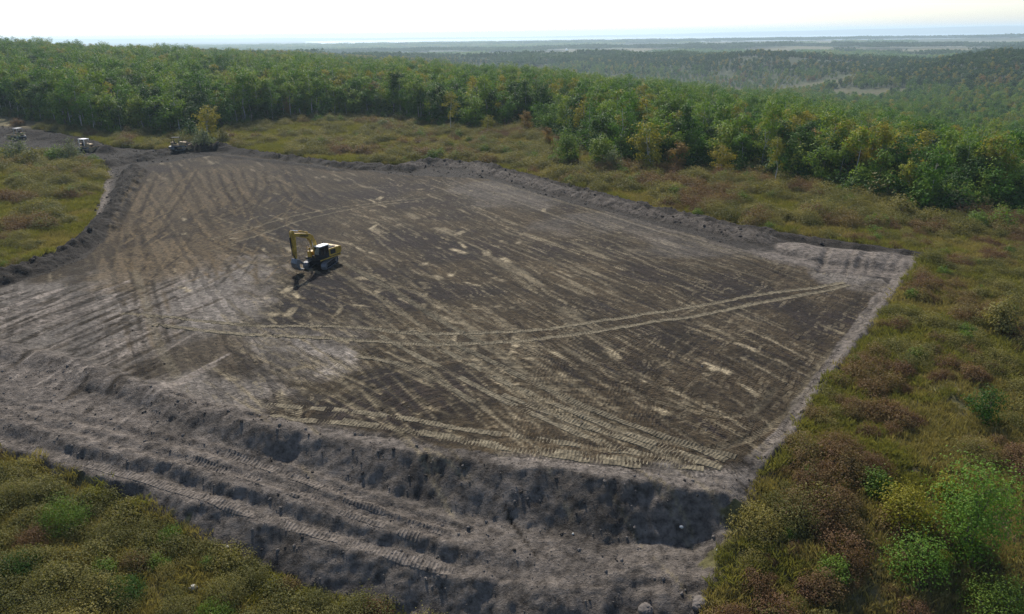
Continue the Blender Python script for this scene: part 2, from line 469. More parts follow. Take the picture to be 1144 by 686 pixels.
for k in range(420):
    c = hit(random.uniform(140, 340), random.uniform(188, 310))
    if poly_sd(np.array([c[0]]), np.array([c[1]]), PAD)[0] > -2: continue
    a = math.radians(random.gauss(108, 14)); L = random.uniform(2, 14); v = np.array([math.cos(a), math.sin(a)]); sd_ += 3
    stamp([c - v * L / 2, c, c + v * L / 2], random.uniform(.25, .5), .04, MID * random.uniform(1.8, 3.2) if random.random() < .6 else DARK * .6, random.uniform(.4, .85), sd_, .42)
# long pale wheel and crawler tracks
PTR = [([(130, 350), (220, 358), (300, 364), (380, 365), (467, 372), (548, 372), (604, 369), (653, 362), (712, 353), (780, 342), (860, 328), (945, 315)], .62, .75),
       ([(290, 374), (380, 379), (485, 384), (562, 383), (625, 376), (677, 369), (730, 360), (780, 353), (860, 336), (950, 318)], .62, .75),
       ([(232, 268), (280, 255), (330, 241), (390, 230), (480, 221)], .6, .75), ([(240, 278), (300, 258), (345, 244), (400, 232), (470, 225)], .6, .6),
       ([(372, 288), (430, 320), (480, 350), (540, 385), (600, 425), (680, 475), (770, 520)], .7, .6),
       ([(366, 296), (420, 330), (470, 362), (520, 395), (580, 435), (660, 485)], .7, .55),
       ([(395, 300), (470, 330), (560, 365), (650, 410)], .5, .4),
       ([(150, 300), (165, 345), (178, 385), (200, 425)], .9, .5), ([(395, 395), (430, 402), (470, 418), (485, 428)], .7, .6),
       ([(700, 330), (640, 300), (560, 270)], .5, .35), ([(600, 455), (700, 480), (800, 500), (870, 470), (905, 420), (930, 390)], .6, .3),
       ([(690, 430), (760, 455), (830, 465), (870, 430)], .6, .3), ([(560, 205), (660, 235), (780, 270), (900, 305)], .9, .35), ([(540, 212), (650, 250), (760, 285), (880, 320)], .8, .3)]
for pl, w, k in PTR:
    sd_ += 3
    stamp(smooth(hits(pl)), w, .05, TRACK * random.uniform(1.0, 1.2), k, sd_, .22, .04)
# wheel ruts along the bench of the bank
for pl in ([(-40, 440), (60, 462), (180, 490), (300, 520), (420, 560), (540, 600)], [(-40, 452), (60, 476), (180, 506), (300, 537), (420, 575), (520, 604)]):
    sd_ += 3
    stamp(smooth(hits(pl)), .7, .10, BANKC * .8, .4, sd_, .3, .08)

# no cell in the far forest floor is bright; far fields are straw coloured
FIELDS = [(1075, 55, 260, 230), (800, 52, 420, 260), (620, 61, 260, 160), (705, 58, 200, 200), (905, 57, 220, 200), (1100, 50, 500, 330), (690, 54, 420, 330), (860, 48.5, 500, 300), (500, 60, 150, 100)]
FW = []
for px, py, a, b in FIELDS:
    d = ray(px, py); t = np.geomspace(300, 9000, 3000)
    f = CAM_H + d[2] * t - base_z(d[0] * t, d[1] * t, False)
    k = np.argmax(f < 0) if (f < 0).any() else int(np.argmin(np.abs(f)))
    FW.append((d[0] * t[k], d[1] * t[k], a, b))
def field_mask(x, y):
    m = np.zeros(np.shape(x), bool)
    wa = (fbm(x / 90.0, y / 90.0, 151, 3) - .5) * 1.6
    for cx, cy, a, b in FW:
        L = math.hypot(cx, cy); ux, uy = cx / L, cy / L
        p, q = (x - cx) * uy - (y - cy) * ux, (x - cx) * ux + (y - cy) * uy
        m |= np.hypot(p / a, q / (b * 1.8)) + wa < 1
    rd, tz = np.hypot(x, y), x / np.maximum(y, 1)
    m |= (np.abs(rd - 1140 - wa * 60) < 55) & (np.abs(tz - .33) < .10 + wa * .05)
    m |= (np.abs(rd - 1010 - wa * 60) < 40) & (np.abs(tz - .47) < .06 + wa * .04)
    return m
TL = hits([(-160, 126), (0, 128), (60, 138), (110, 151), (170, 151), (215, 152), (245, 146), (300, 138), (340, 133), (400, 132), (440, 134), (480, 140), (530, 146), (590, 140), (612, 150), (648, 168),
           (690, 182), (740, 190), (800, 192), (850, 200), (900, 207), (960, 220), (1040, 236), (1080, 238), (1131, 238), (1230, 244)])
TLt, TLr = TL[:, 0] / TL[:, 1], np.hypot(TL[:, 0], TL[:, 1])
_o = np.argsort(TLt); TLt, TLr = TLt[_o], TLr[_o]
def edge_depth(x, y):
    """metres behind the forest edge (negative = in the clearing)"""
    return np.hypot(x, y) - np.interp(x / np.maximum(y, 1), TLt, TLr)
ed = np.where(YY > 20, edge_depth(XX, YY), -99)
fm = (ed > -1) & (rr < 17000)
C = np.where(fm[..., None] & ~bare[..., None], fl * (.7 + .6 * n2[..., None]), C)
fmask = field_mask(XX, YY) & (rr > 300)
C = np.where(fmask[..., None], np.where(rr[..., None] < 2500, OLIVE * .8, OLIVE * 1.15), C)
C = np.where((rr > 18500)[..., None], lin(.06, .07, .04), C)
C = np.clip(C, .012, .6)

def height(x, y):
    """height of the built surface, by bilinear lookup in the grid"""
    x, y = np.asarray(x, float), np.asarray(y, float)
    i = np.clip(np.searchsorted(GX, x) - 1, 0, NX - 2); j = np.clip(np.searchsorted(GY, y) - 1, 0, NY - 2)
    u = np.clip((x - GX[i]) / (GX[i + 1] - GX[i]), 0, 1); v = np.clip((y - GY[j]) / (GY[j + 1] - GY[j]), 0, 1)
    return (Z[j, i] * (1 - u) + Z[j, i + 1] * u) * (1 - v) + (Z[j + 1, i] * (1 - u) + Z[j + 1, i + 1] * u) * v
def is_bare(x, y, m=0.0):
    return poly_sd(np.asarray(x, float), np.asarray(y, float), BARE) < m

# ------------------------------------------------------------------ materials
def new_mat(name):
    m = bpy.data.materials.new(name)
    m.use_nodes = True
    t = m.node_tree
    t.nodes.clear()
    out = t.nodes.new('ShaderNodeOutputMaterial')
    return m, t, out
def N(t, kind, **kw):
    n = t.nodes.new(kind)
    for k, v in kw.items():
        if k in n.inputs: n.inputs[k].default_value = v
        else: setattr(n, k, v)
    return n

def earth_mat(name, fine, bump, rough=.95, dist=.12):
    m, t, out = new_mat(name)
    pb = N(t, 'ShaderNodeBsdfPrincipled'); pb.inputs['Roughness'].default_value = rough
    pb.inputs['Specular IOR Level'].default_value = .15
    at = N(t, 'ShaderNodeAttribute', attribute_name='Col')
    geo = N(t, 'ShaderNodeNewGeometry')
    n1 = N(t, 'ShaderNodeTexNoise'); n1.inputs['Scale'].default_value = fine; n1.inputs['Detail'].default_value = 8; n1.inputs['Roughness'].default_value = .72
    n2 = N(t, 'ShaderNodeTexNoise'); n2.inputs['Scale'].default_value = fine * 4.3; n2.inputs['Detail'].default_value = 5; n2.inputs['Roughness'].default_value = .7
    for n in (n1, n2): t.links.new(geo.outputs['Position'], n.inputs['Vector'])
    mr = N(t, 'ShaderNodeMapRange'); mr.inputs['From Min'].default_value = .36; mr.inputs['From Max'].default_value = .64
    mr.inputs['To Min'].default_value = .38; mr.inputs['To Max'].default_value = 1.55
    t.links.new(n1.outputs['Fac'], mr.inputs['Value'])
    sc = N(t, 'ShaderNodeVectorMath', operation='SCALE')
    t.links.new(at.outputs['Color'], sc.inputs[0]); t.links.new(mr.outputs[0], sc.inputs['Scale'])
    t.links.new(sc.outputs[0], pb.inputs['Base Color'])
    ad = N(t, 'ShaderNodeMath', operation='MULTIPLY_ADD'); ad.inputs[1].default_value = .4
    t.links.new(n2.outputs['Fac'], ad.inputs[0]); t.links.new(n1.outputs['Fac'], ad.inputs[2])
    bp = N(t, 'ShaderNodeBump'); bp.inputs['Strength'].default_value = bump; bp.inputs['Distance'].default_value = dist
    t.links.new(ad.outputs[0], bp.inputs['Height']); t.links.new(bp.outputs[0], pb.inputs['Normal'])
    t.links.new(pb.outputs[0], out.inputs[0])
    return m

M_PAD = earth_mat('worked_soil', 1.9, 1.0, dist=.26)
def add_tread(m):
    """rows of cleat prints: stripes across the direction of travel, broken into lanes, in colour and relief"""
    t = m.node_tree
    at = N(t, 'ShaderNodeAttribute', attribute_name='run')
    sx = N(t, 'ShaderNodeSeparateXYZ'); t.links.new(at.outputs['Vector'], sx.inputs[0])
    def mt(op, a, b=None, c=None):
        q = N(t, 'ShaderNodeMath', operation=op)
        for k, v in enumerate((a, b, c)):
            if v is None: continue
            if isinstance(v, (int, float)): q.inputs[k].default_value = v
            else: t.links.new(v, q.inputs[k])
        return q.outputs[0]
    geo = N(t, 'ShaderNodeNewGeometry')
    wn = N(t, 'ShaderNodeTexNoise'); wn.inputs['Scale'].default_value = .45; wn.inputs['Detail'].default_value = 2
    t.links.new(geo.outputs['Position'], wn.inputs['Vector'])
    ac_ = mt('MULTIPLY_ADD', wn.outputs['Fac'], 1.2, sx.outputs[1])
    lane = mt('FLOOR', mt('DIVIDE', ac_, .64))
    ph = N(t, 'ShaderNodeTexWhiteNoise', noise_dimensions='1D'); t.links.new(lane, ph.inputs['W'])
    wob = mt('MULTIPLY_ADD', wn.outputs['Fac'], .5, sx.outputs[0])
    arg = mt('ADD', mt('MULTIPLY', wob, 2 * math.pi / .30), mt('MULTIPLY', ph.outputs['Value'], 40.0))
    wv = mt('MULTIPLY_ADD', mt('SINE', arg), .5, .5)
    edge = mt('ABSOLUTE', mt('SUBTRACT', mt('FRACT', mt('DIVIDE', ac_, .64)), .5))
    inl = mt('SUBTRACT', 1.0, mt('SMOOTH_MIN', mt('MULTIPLY', mt('MAXIMUM', mt('SUBTRACT', edge, .36), 0.0), 8.0), 1.0, .1))
    pn = N(t, 'ShaderNodeTexNoise'); pn.inputs['Scale'].default_value = .22; pn.inputs['Detail'].default_value = 3
    t.links.new(geo.outputs['Position'], pn.inputs['Vector'])
    pm = N(t, 'ShaderNodeMapRange'); pm.inputs['From Min'].default_value = .36; pm.inputs['From Max'].default_value = .56
    t.links.new(pn.outputs['Fac'], pm.inputs['Value'])
    hgt = mt('MULTIPLY', mt('MULTIPLY', wv, inl), mt('MULTIPLY', pm.outputs[0], sx.outputs[2]))
    pb = next(n for n in t.nodes if n.type == 'BSDF_PRINCIPLED')
    old = pb.inputs['Base Color'].links[0].from_socket
    f = mt('MULTIPLY_ADD', hgt, .80, mt('MULTIPLY_ADD', ph.outputs['Value'], .40, .50))
    sc = N(t, 'ShaderNodeVectorMath', operation='SCALE'); t.links.new(old, sc.inputs[0]); t.links.new(f, sc.inputs['Scale'])
    # dried crests: broken pale streaks that follow single lanes
    def streak(width, seg, lo, hi, off):
        ln = mt('FLOOR', mt('DIVIDE', mt('ADD', ac_, off), width))
        cv = N(t, 'ShaderNodeCombineXYZ')
        t.links.new(mt('DIVIDE', sx.outputs[0], seg), cv.inputs[0]); t.links.new(mt('MULTIPLY', ln, 7.31), cv.inputs[1])
        q = N(t, 'ShaderNodeTexNoise', noise_dimensions='2D'); q.inputs['Scale'].default_value = 1.0; q.inputs['Detail'].default_value = 3; q.inputs['Roughness'].default_value = .6
        t.links.new(cv.outputs[0], q.inputs['Vector'])
        mp = N(t, 'ShaderNodeMapRange'); mp.inputs['From Min'].default_value = lo; mp.inputs['From Max'].default_value = hi
        t.links.new(q.outputs['Fac'], mp.inputs['Value'])
        fr = mt('ABSOLUTE', mt('SUBTRACT', mt('FRACT', mt('DIVIDE', mt('ADD', ac_, off), width)), .5))
        return mt('MULTIPLY', mp.outputs[0], mt('LESS_THAN', fr, .36))
    gn = N(t, 'ShaderNodeTexNoise'); gn.inputs['Scale'].default_value = 3.2; gn.inputs['Detail'].default_value = 4
    t.links.new(geo.outputs['Position'], gn.inputs['Vector'])
    gm = N(t, 'ShaderNodeMapRange'); gm.inputs['From Min'].default_value = .40; gm.inputs['From Max'].default_value = .58
    t.links.new(gn.outputs['Fac'], gm.inputs['Value'])
    stk = mt('MULTIPLY', mt('MAXIMUM', streak(.5, 4.5, .56, .68, 0.0), mt('MULTIPLY', streak(.27, 2.6, .58, .70, .13), .7)), mt('MULTIPLY', gm.outputs[0], mt('MULTIPLY', sx.outputs[2], .62)))
    mx = N(t, 'ShaderNodeMixRGB'); mx.inputs[2].default_value = (.205, .171, .112, 1)
    t.links.new(stk, mx.inputs[0]); t.links.new(sc.outputs[0], mx.inputs[1])
    t.links.new(mx.outputs[0], pb.inputs['Base Color'])
    b1 = next(n for n in t.nodes if n.type == 'BUMP')
    b2 = N(t, 'ShaderNodeBump'); b2.inputs['Strength'].default_value = .9; b2.inputs['Distance'].default_value = .07
    t.links.new(hgt, b2.inputs['Height']); t.links.new(b1.outputs[0], b2.inputs['Normal']); t.links.new(b2.outputs[0], pb.inputs['Normal'])
M_TRK = earth_mat('pressed_soil', 2.2, .8, dist=.12)
add_tread(M_PAD)
M_BANK = earth_mat('loose_soil', 1.5, 1.0, dist=.42)
M_GRD = earth_mat('meadow_soil', 1.2, .8, dist=.15)

def plain_mat(name, col, rough=.6, metal=0.0, vary=.25, scale=3.0, spec=.4, tint=None):
    m, t, out = new_mat(name)
    pb = N(t, 'ShaderNodeBsdfPrincipled'); pb.inputs['Roughness'].default_value = rough; pb.inputs['Metallic'].default_value = metal
    pb.inputs['Specular IOR Level'].default_value = spec
    tc = N(t, 'ShaderNodeTexCoord')
    n1 = N(t, 'ShaderNodeTexNoise'); n1.inputs['Scale'].default_value = scale; n1.inputs['Detail'].default_value = 6; n1.inputs['Roughness'].default_value = .7
    t.links.new(tc.outputs['Object'], n1.inputs['Vector'])
    rp = N(t, 'ShaderNodeValToRGB')
    a = [c * (1 - vary) for c in col]; b = tint or [min(1, c * (1 + vary)) for c in col]
    rp.color_ramp.elements[0].position, rp.color_ramp.elements[1].position = .35, .68
    rp.color_ramp.elements[0].color = (*a, 1); rp.color_ramp.elements[1].color = (*b, 1)
    t.links.new(n1.outputs['Fac'], rp.inputs[0]); t.links.new(rp.outputs[0], pb.inputs['Base Color'])
    bp = N(t, 'ShaderNodeBump'); bp.inputs['Strength'].default_value = .25; bp.inputs['Distance'].default_value = .02
    t.links.new(n1.outputs['Fac'], bp.inputs['Height']); t.links.new(bp.outputs[0], pb.inputs['Normal'])
    t.links.new(pb.outputs[0], out.inputs[0])
    return m

def leaf_mat(name, stops, trans=.33, patch=60.0):
    """foliage: colour varies from plant to plant, in patches over the land and from leaf to leaf"""
    m, t, out = new_mat(name)
    oi = N(t, 'ShaderNodeObjectInfo'); geo = N(t, 'ShaderNodeNewGeometry')
    nz = N(t, 'ShaderNodeTexNoise'); nz.inputs['Scale'].default_value = 1.0 / patch; nz.inputs['Detail'].default_value = 2
    t.links.new(geo.outputs['Position'], nz.inputs['Vector'])
    lf = N(t, 'ShaderNodeAttribute', attribute_name='leaf')
    a = N(t, 'ShaderNodeMath', operation='MULTIPLY_ADD'); a.inputs[1].default_value = .55
    t.links.new(oi.outputs['Random'], a.inputs[0])
    b = N(t, 'ShaderNodeMath', operation='MULTIPLY_ADD'); b.inputs[1].default_value = .30; b.inputs[2].default_value = -.06
    t.links.new(lf.outputs['Fac'], b.inputs[0]); t.links.new(b.outputs[0], a.inputs[2])
    c = N(t, 'ShaderNodeMath', operation='MULTIPLY_ADD'); c.inputs[1].default_value = .5
    t.links.new(nz.outputs['Fac'], c.inputs[0]); t.links.new(a.outputs[0], c.inputs[2])
    d = N(t, 'ShaderNodeMath', operation='SUBTRACT'); d.inputs[1].default_value = .12
    t.links.new(c.outputs[0], d.inputs[0])
    rp = N(t, 'ShaderNodeValToRGB')
    els = rp.color_ramp.elements
    while len(els) < len(stops): els.new(.5)
    for e, (p, col) in zip(els, stops):
        e.position = p; e.color = (*col, 1)
    t.links.new(d.outputs[0], rp.inputs[0])
    df = N(t, 'ShaderNodeBsdfPrincipled'); df.inputs['Roughness'].default_value = .55; df.inputs['Specular IOR Level'].default_value = .08
    tr = N(t, 'ShaderNodeBsdfTranslucent')
    t.links.new(rp.outputs[0], df.inputs['Base Color'])
    br = N(t, 'ShaderNodeMixRGB', blend_type='MULTIPLY'); br.inputs[0].default_value = 1; br.inputs[2].default_value = (1.25, 1.22, .6, 1)
    t.links.new(rp.outputs[0], br.inputs[1]); t.links.new(br.outputs[0], tr.inputs[0])
    mx = N(t, 'ShaderNodeMixShader'); mx.inputs[0].default_value = trans
    t.links.new(df.outputs[0], mx.inputs[1]); t.links.new(tr.outputs[0], mx.inputs[2]); t.links.new(mx.outputs[0], out.inputs[0])
    return m

M_GREEN = leaf_mat('leaves_green', [(.0, (.036, .096, .014)), (.4, (.076, .160, .020)), (.75, (.150, .215, .028)), (.95, (.27, .235, .036))], patch=45)
M_DEEP = leaf_mat('leaves_deep_green', [(.0, (.020, .054, .012)), (.6, (.040, .090, .016)), (1.0, (.074, .128, .020))])
M_YELLOW = leaf_mat('leaves_yellow', [(.0, (.14, .15, .024)), (.6, (.22, .20, .026)), (1.0, (.30, .23, .032))])
M_ORANGE = leaf_mat('leaves_orange', [(.0, (.16, .11, .035)), (.6, (.22, .14, .045)), (1.0, (.26, .18, .055))])
M_RUST = leaf_mat('leaves_rust', [(.0, (.095, .054, .034)), (.4, (.145, .086, .046)), (.7, (.16, .12, .050)), (1.0, (.17, .145, .055))], patch=9)
M_OLIVE = leaf_mat('leaves_olive', [(.0, (.078, .082, .028)), (.5, (.140, .134, .044)), (.85, (.22, .19, .062)), (1.0, (.26, .21, .07))], patch=11)
M_LIME = leaf_mat('leaves_lime', [(.0, (.070, .125, .022)), (.6, (.11, .175, .028)), (1.0, (.16, .20, .036))])
M_VIVID = leaf_mat('leaves_vivid', [(.0, (.085, .165, .026)), (.6, (.135, .23, .034)), (1.0, (.19, .26, .042))])
M_SAGE = leaf_mat('leaves_sage', [(.0, (.085, .11, .055)), (.6, (.13, .155, .08)), (1.0, (.17, .18, .09))])
M_GRASS = leaf_mat('grass_blades', [(.0, (.125, .115, .046)), (.4, (.20, .175, .070)), (.75, (.28, .235, .105)), (1.0, (.21, .15, .07))], .3, patch=8)
M_GRASSG = leaf_mat('grass_blades_green', [(.0, (.115, .125, .036)), (.6, (.18, .175, .052)), (1.0, (.24, .215, .075))], .3, patch=8)
M_BARK = plain_mat('aspen_bark', (.40, .38, .33), .9, vary=.5, scale=2.0)
M_BARKD = plain_mat('dark_bark', (.10, .085, .07), .9, vary=.4, scale=2.0)
M_STONE = plain_mat('pale_stone', (.42, .41, .38), .85, vary=.3, scale=4)
M_CLOD = plain_mat('soil_clod', (.048, .042, .037), .95, vary=.45, scale=2.5, spec=.1)

# ------------------------------------------------------------------ mesh helpers
def mesh_np(name, V, F, mats=(), midx=None, attrs=None, smooth_=False):
    """V (n,3), F list of arrays each (k,m) with m = 3 or 4"""
    me = bpy.data.meshes.new(name)
    V = np.asarray(V, np.float32)
    loops = np.concatenate([f.reshape(-1) for f in F]).astype(np.int32)
    tot = np.concatenate([np.full(len(f), f.shape[1]) for f in F]).astype(np.int32)
    st = np.concatenate([[0], np.cumsum(tot)[:-1]]).astype(np.int32)
    me.vertices.add(len(V)); me.vertices.foreach_set('co', V.reshape(-1))
    me.loops.add(len(loops)); me.loops.foreach_set('vertex_index', loops)
    me.polygons.add(len(tot)); me.polygons.foreach_set('loop_start', st); me.polygons.foreach_set('loop_total', tot)
    for m in mats: me.materials.append(m)
    if midx is not None: me.polygons.foreach_set('material_index', np.asarray(midx, np.int32))
    me.polygons.foreach_set('use_smooth', np.full(len(tot), bool(smooth_)))
    for an, (ty, dom, data) in (attrs or {}).items():
        a = me.attributes.new(an, ty, dom)
        key = 'color' if ty == 'FLOAT_COLOR' else 'vector' if ty == 'FLOAT_VECTOR' else 'value'
        a.data.foreach_set(key, np.asarray(data, np.int32 if ty == 'INT' else np.float32).reshape(-1))
    me.update(calc_edges=True)
    return me
def link(name, me, parent=None, loc=None):
    o = bpy.data.objects.new(name, me)
    COL.objects.link(o)
    if parent is not None: o.parent = parent
    if loc is not None: o.location = loc
    return o
def tag(o, label=None, cat=None, group=None, kind=None):
    for k, v in (('label', label), ('category', cat), ('group', group), ('kind', kind)):
        if v: o[k] = v
    return o
def empty(name, loc, rz=0.0, s=1.0):
    o = bpy.data.objects.new(name, None)
    COL.objects.link(o)
    o.empty_display_size = .3
    o.location = loc; o.rotation_euler = (0, 0, rz); o.scale = (s, s, s)
    return o

# ------------------------------------------------------------------ terrain objects
idx = np.arange(NX * NY).reshape(NY, NX)
FQ = np.stack([idx[:-1, :-1], idx[:-1, 1:], idx[1:, 1:], idx[1:, :-1]], -1).reshape(-1, 4)
VX = np.stack([XX, YY, Z], -1).reshape(-1, 3)
CA = np.concatenate([C, np.ones(C.shape[:2] + (1,))], -1).reshape(-1, 4)
fc = lambda a: (a[:-1, :-1].astype(int) + a[1:, 1:] + a[:-1, 1:] + a[1:, :-1] >= 2).reshape(-1)
fpad, fbank, fbare = fc(pad), fc(bank), fc(bare)
cxf = ((XX[:-1, :-1] + XX[1:, 1:]) / 2).reshape(-1); cyf = ((YY[:-1, :-1] + YY[1:, 1:]) / 2).reshape(-1)
left_w = cxf < -40 - .0 * cyf
# direction of travel over the pad: (metres along, metres across, strength)
EDGE = smooth(hits([(1000, 315), (965, 362), (925, 408), (893, 455), (876, 488), (850, 512), (815, 527), (740, 524), (650, 512), (560, 503)]))
RUN = np.zeros(XX.shape + (3,))
RUN[..., 0], RUN[..., 1], RUN[..., 2] = al, ac, .9
W_ = win(EDGE, 22)
d_, s_, _ = line_d(XX[W_], YY[W_], EDGE)
use = d_ < 15 + (fbm(XX[W_] / 9, YY[W_] / 9, 142, 2) - .5) * 10
RUN[W_ + (0,)] = np.where(use, s_, RUN[W_ + (0,)]); RUN[W_ + (1,)] = np.where(use, d_, RUN[W_ + (1,)])
greyz = sstep(-XX, 22, 34)
RUN[..., 2] *= 1 - greyz * .8
RUN = RUN.reshape(-1, 3)
def sub(name, m, mat, kind='structure', label=None):
    f = FQ[m]
    u, inv = np.unique(f, return_inverse=True)
    me = mesh_np(name, VX[u], [inv.reshape(-1, 4)], [mat], None, {'Col': ('FLOAT_COLOR', 'POINT', CA[u]), 'run': ('FLOAT_VECTOR', 'POINT', RUN[u])}, True)
    return tag(link(name, me), label, kind=kind)
g_ground = sub('ground', ~fbare & ~fpad & ~fbank, M_GRD)
g_pad = sub('earth_pad', fpad, M_PAD, label='flat dark brown worked earth pad scored by machine tracks')
g_bank = sub('spoil_bank', fbank & ~fpad, M_BANK, label='stepped grey spoil bank along the near side of the pad')
rest = fbare & ~fpad & ~fbank
lw = (cxf < np.interp(cyf, [60, 165, 166, 400], [0, 0, -62, -62])) & (cyf < 400)
g_b1 = sub('soil_berm', rest & lw, M_BANK, label='lumpy dark windrow of topsoil along the left side of the pad')
g_b2 = sub('soil_berm', rest & ~lw, M_BANK, label='long dark berm curving behind and right of the pad')

# lake
def lake_mat():
    m, t, out = new_mat('lake_water')
    pb = N(t, 'ShaderNodeBsdfPrincipled'); pb.inputs['Base Color'].default_value = (.10, .14, .17, 1); pb.inputs['Roughness'].default_value = .25
    nz = N(t, 'ShaderNodeTexNoise'); nz.inputs['Scale'].default_value = .05
    geo = N(t, 'ShaderNodeNewGeometry'); t.links.new(geo.outputs['Position'], nz.inputs['Vector'])
    bp = N(t, 'ShaderNodeBump'); bp.inputs['Strength'].default_value = .25; bp.inputs['Distance'].default_value = 1.0
    t.links.new(nz.outputs['Fac'], bp.inputs['Height']); t.links.new(bp.outputs[0], pb.inputs['Normal'])
    t.links.new(pb.outputs[0], out.inputs[0])
    return m
la = np.linspace(-1.1, 1.1, 40)
lv = np.concatenate([np.stack([np.sin(la) * r, np.cos(la) * r, np.full(40, -60.0)], 1) for r in (7300, 12000, 21500)])
li = np.arange(120).reshape(3, 40)
lf_ = np.stack([li[:-1, :-1], li[1:, :-1], li[1:, 1:], li[:-1, 1:]], -1).reshape(-1, 4)
tag(link('lake', mesh_np('lake', lv, [lf_], [lake_mat()])), kind='structure')

# ------------------------------------------------------------------ plant meshes
def leaf_quads(cen, size, up=.35, asp=.7, out=None):
    n = len(cen)
    nr = rng.normal(size=(n, 3)); nr[:, 2] = np.abs(nr[:, 2]) * (1 + up)
    if out is not None:
        nr = nr * .42 + out / (np.linalg.norm(out, axis=1)[:, None] + 1e-6)
    nr /= np.linalg.norm(nr, axis=1)[:, None]
    t = np.cross(nr, rng.normal(size=(n, 3))); t /= np.linalg.norm(t, axis=1)[:, None] + 1e-9
    b = np.cross(nr, t)
    s = np.asarray(size).reshape(-1, 1) * .5
    q = np.stack([cen - t * s, cen + b * s * asp - nr * s * .25, cen + t * s, cen - b * s * asp - nr * s * .25], 1)
    return q.reshape(-1, 3), np.arange(4 * n).reshape(-1, 4)

def tube(path, rad, k=6):
    path = np.asarray(path, float); n = len(path)
    V = []
    d = np.gradient(path, axis=0)
    for i in range(n):
        z = d[i] / (np.linalg.norm(d[i]) + 1e-9)
        a = np.cross(z, [1, .3, .1]); a /= np.linalg.norm(a) + 1e-9
        b = np.cross(z, a)
        for j in range(k):
            th = 2 * math.pi * j / k
            V.append(path[i] + rad[i] * (math.cos(th) * a + math.sin(th) * b))
    F = [[i * k + j, i * k + (j + 1) % k, (i + 1) * k + (j + 1) % k, (i + 1) * k + j] for i in range(n - 1) for j in range(k)]
    return np.array(V), np.array(F)

def join(parts):
    V, F, o = [], [], 0
    for v, f in parts:
        V.append(v); F.append(f + o); o += len(v)
    return np.concatenate(V), np.concatenate(F)

def tree_geo(h, crown_lo, rad, nclump, nleaf, leaf, trunk_r, stems=1, shape=1.0, spread=.55):
    """-> (trunk V,F), (crown V,F,leaf attr).  Crown clumps sit at limb ends inside an uneven volume."""
    parts, cl = [], []
    for s in range(stems):
        a0 = rng.uniform(0, 6.28); lean = rng.uniform(.05, .22) * (stems > 1) * h * .8
        top = np.array([math.cos(a0) * lean + rng.normal() * .02 * h, math.sin(a0) * lean + rng.normal() * .02 * h, h * rng.uniform(.80, .88) * (1 if s == 0 else rng.uniform(.7, 1))])
        us = np.linspace(0, 1, 6)
        wob = rng.normal(size=(6, 3)) * .012 * h; wob[0] = 0; wob[:, 2] = 0
        off = np.array([math.cos(a0), math.sin(a0), 0]) * (.04 * h * (stems > 1))
        path = off + us[:, None] * (top - off) + wob
        path[0, 2] = -.3
        parts.append(tube(path, trunk_r * (1 - us * .85)))
        nb = max(5, nclump // (stems * 4))
        for k in range(nb):
            u = rng.uniform(crown_lo, .97)
            p0 = np.array([np.interp(u, us, path[:, c]) for c in range(3)])
            v = (u - crown_lo) / (1 - crown_lo)
            prof = (math.sin(math.pi * min(1, (.14 + .68 * v)) ** shape) ** .6) * rad * rng.uniform(.55, 1.1)
            th = rng.uniform(0, 6.28)
            p1 = p0 + np.array([math.cos(th) * prof, math.sin(th) * prof, prof * rng.uniform(.1, .7)])
            parts.append(tube([p0, (p0 + p1) / 2 + rng.normal(size=3) * .05, p1], np.array([.28, .18, .06]) * trunk_r * (1.2 - u * .6), 4))
            for q in range(4):
                f = rng.uniform(.45, 1.08)
                cl.append(p0 + (p1 - p0) * f + rng.normal(size=3) * rad * .16)
        cl.append(path[-1]); cl.append(path[-1] + rng.normal(size=3) * .2)
    cl = np.array(cl)
    ci = np.repeat(np.arange(len(cl)), nleaf)
    cen = cl[ci] + rng.normal(size=(len(ci), 3)) * rad * spread * .34 * np.array([1, 1, .75])
    cen[:, 2] = np.maximum(cen[:, 2], .1)
    sz = leaf * rng.uniform(.6, 1.35, len(ci))
    ax_ = np.array([0, 0, h * (crown_lo + .25)])
    V, F = leaf_quads(cen, sz, out=(cen - cl[ci]) / (rad * .25) + .5 * (cen - ax_) / rad)
    shade = np.clip(rng.uniform(0, 1, len(cl))[ci] * .7 + rng.uniform(0, 1, len(ci)) * .3, 0, 1)
    tv, tf = join(parts)
    return (tv, tf), (V, F, shade)

def tree_meshes(nm, geo, bark, leaf):
    (tv, tf), (V, F, sh) = geo
    tm = mesh_np(nm + '_trunk', tv, [tf], [bark], None, None, True)
    cm = mesh_np(nm + '_crown', V, [F], [leaf], None, {'leaf': ('FLOAT', 'FACE', sh)})
    return tm, cm
def tree_joined(nm, geo, bark, leaf):
    (tv, tf), (V, F, sh) = geo
    mi = np.concatenate([np.zeros(len(tf)), np.ones(len(F))])
    return mesh_np(nm, np.concatenate([tv, V]), [tf, F + len(tv)], [bark, leaf], mi, {'leaf': ('FLOAT', 'FACE', np.concatenate([np.zeros(len(tf)), sh]))})

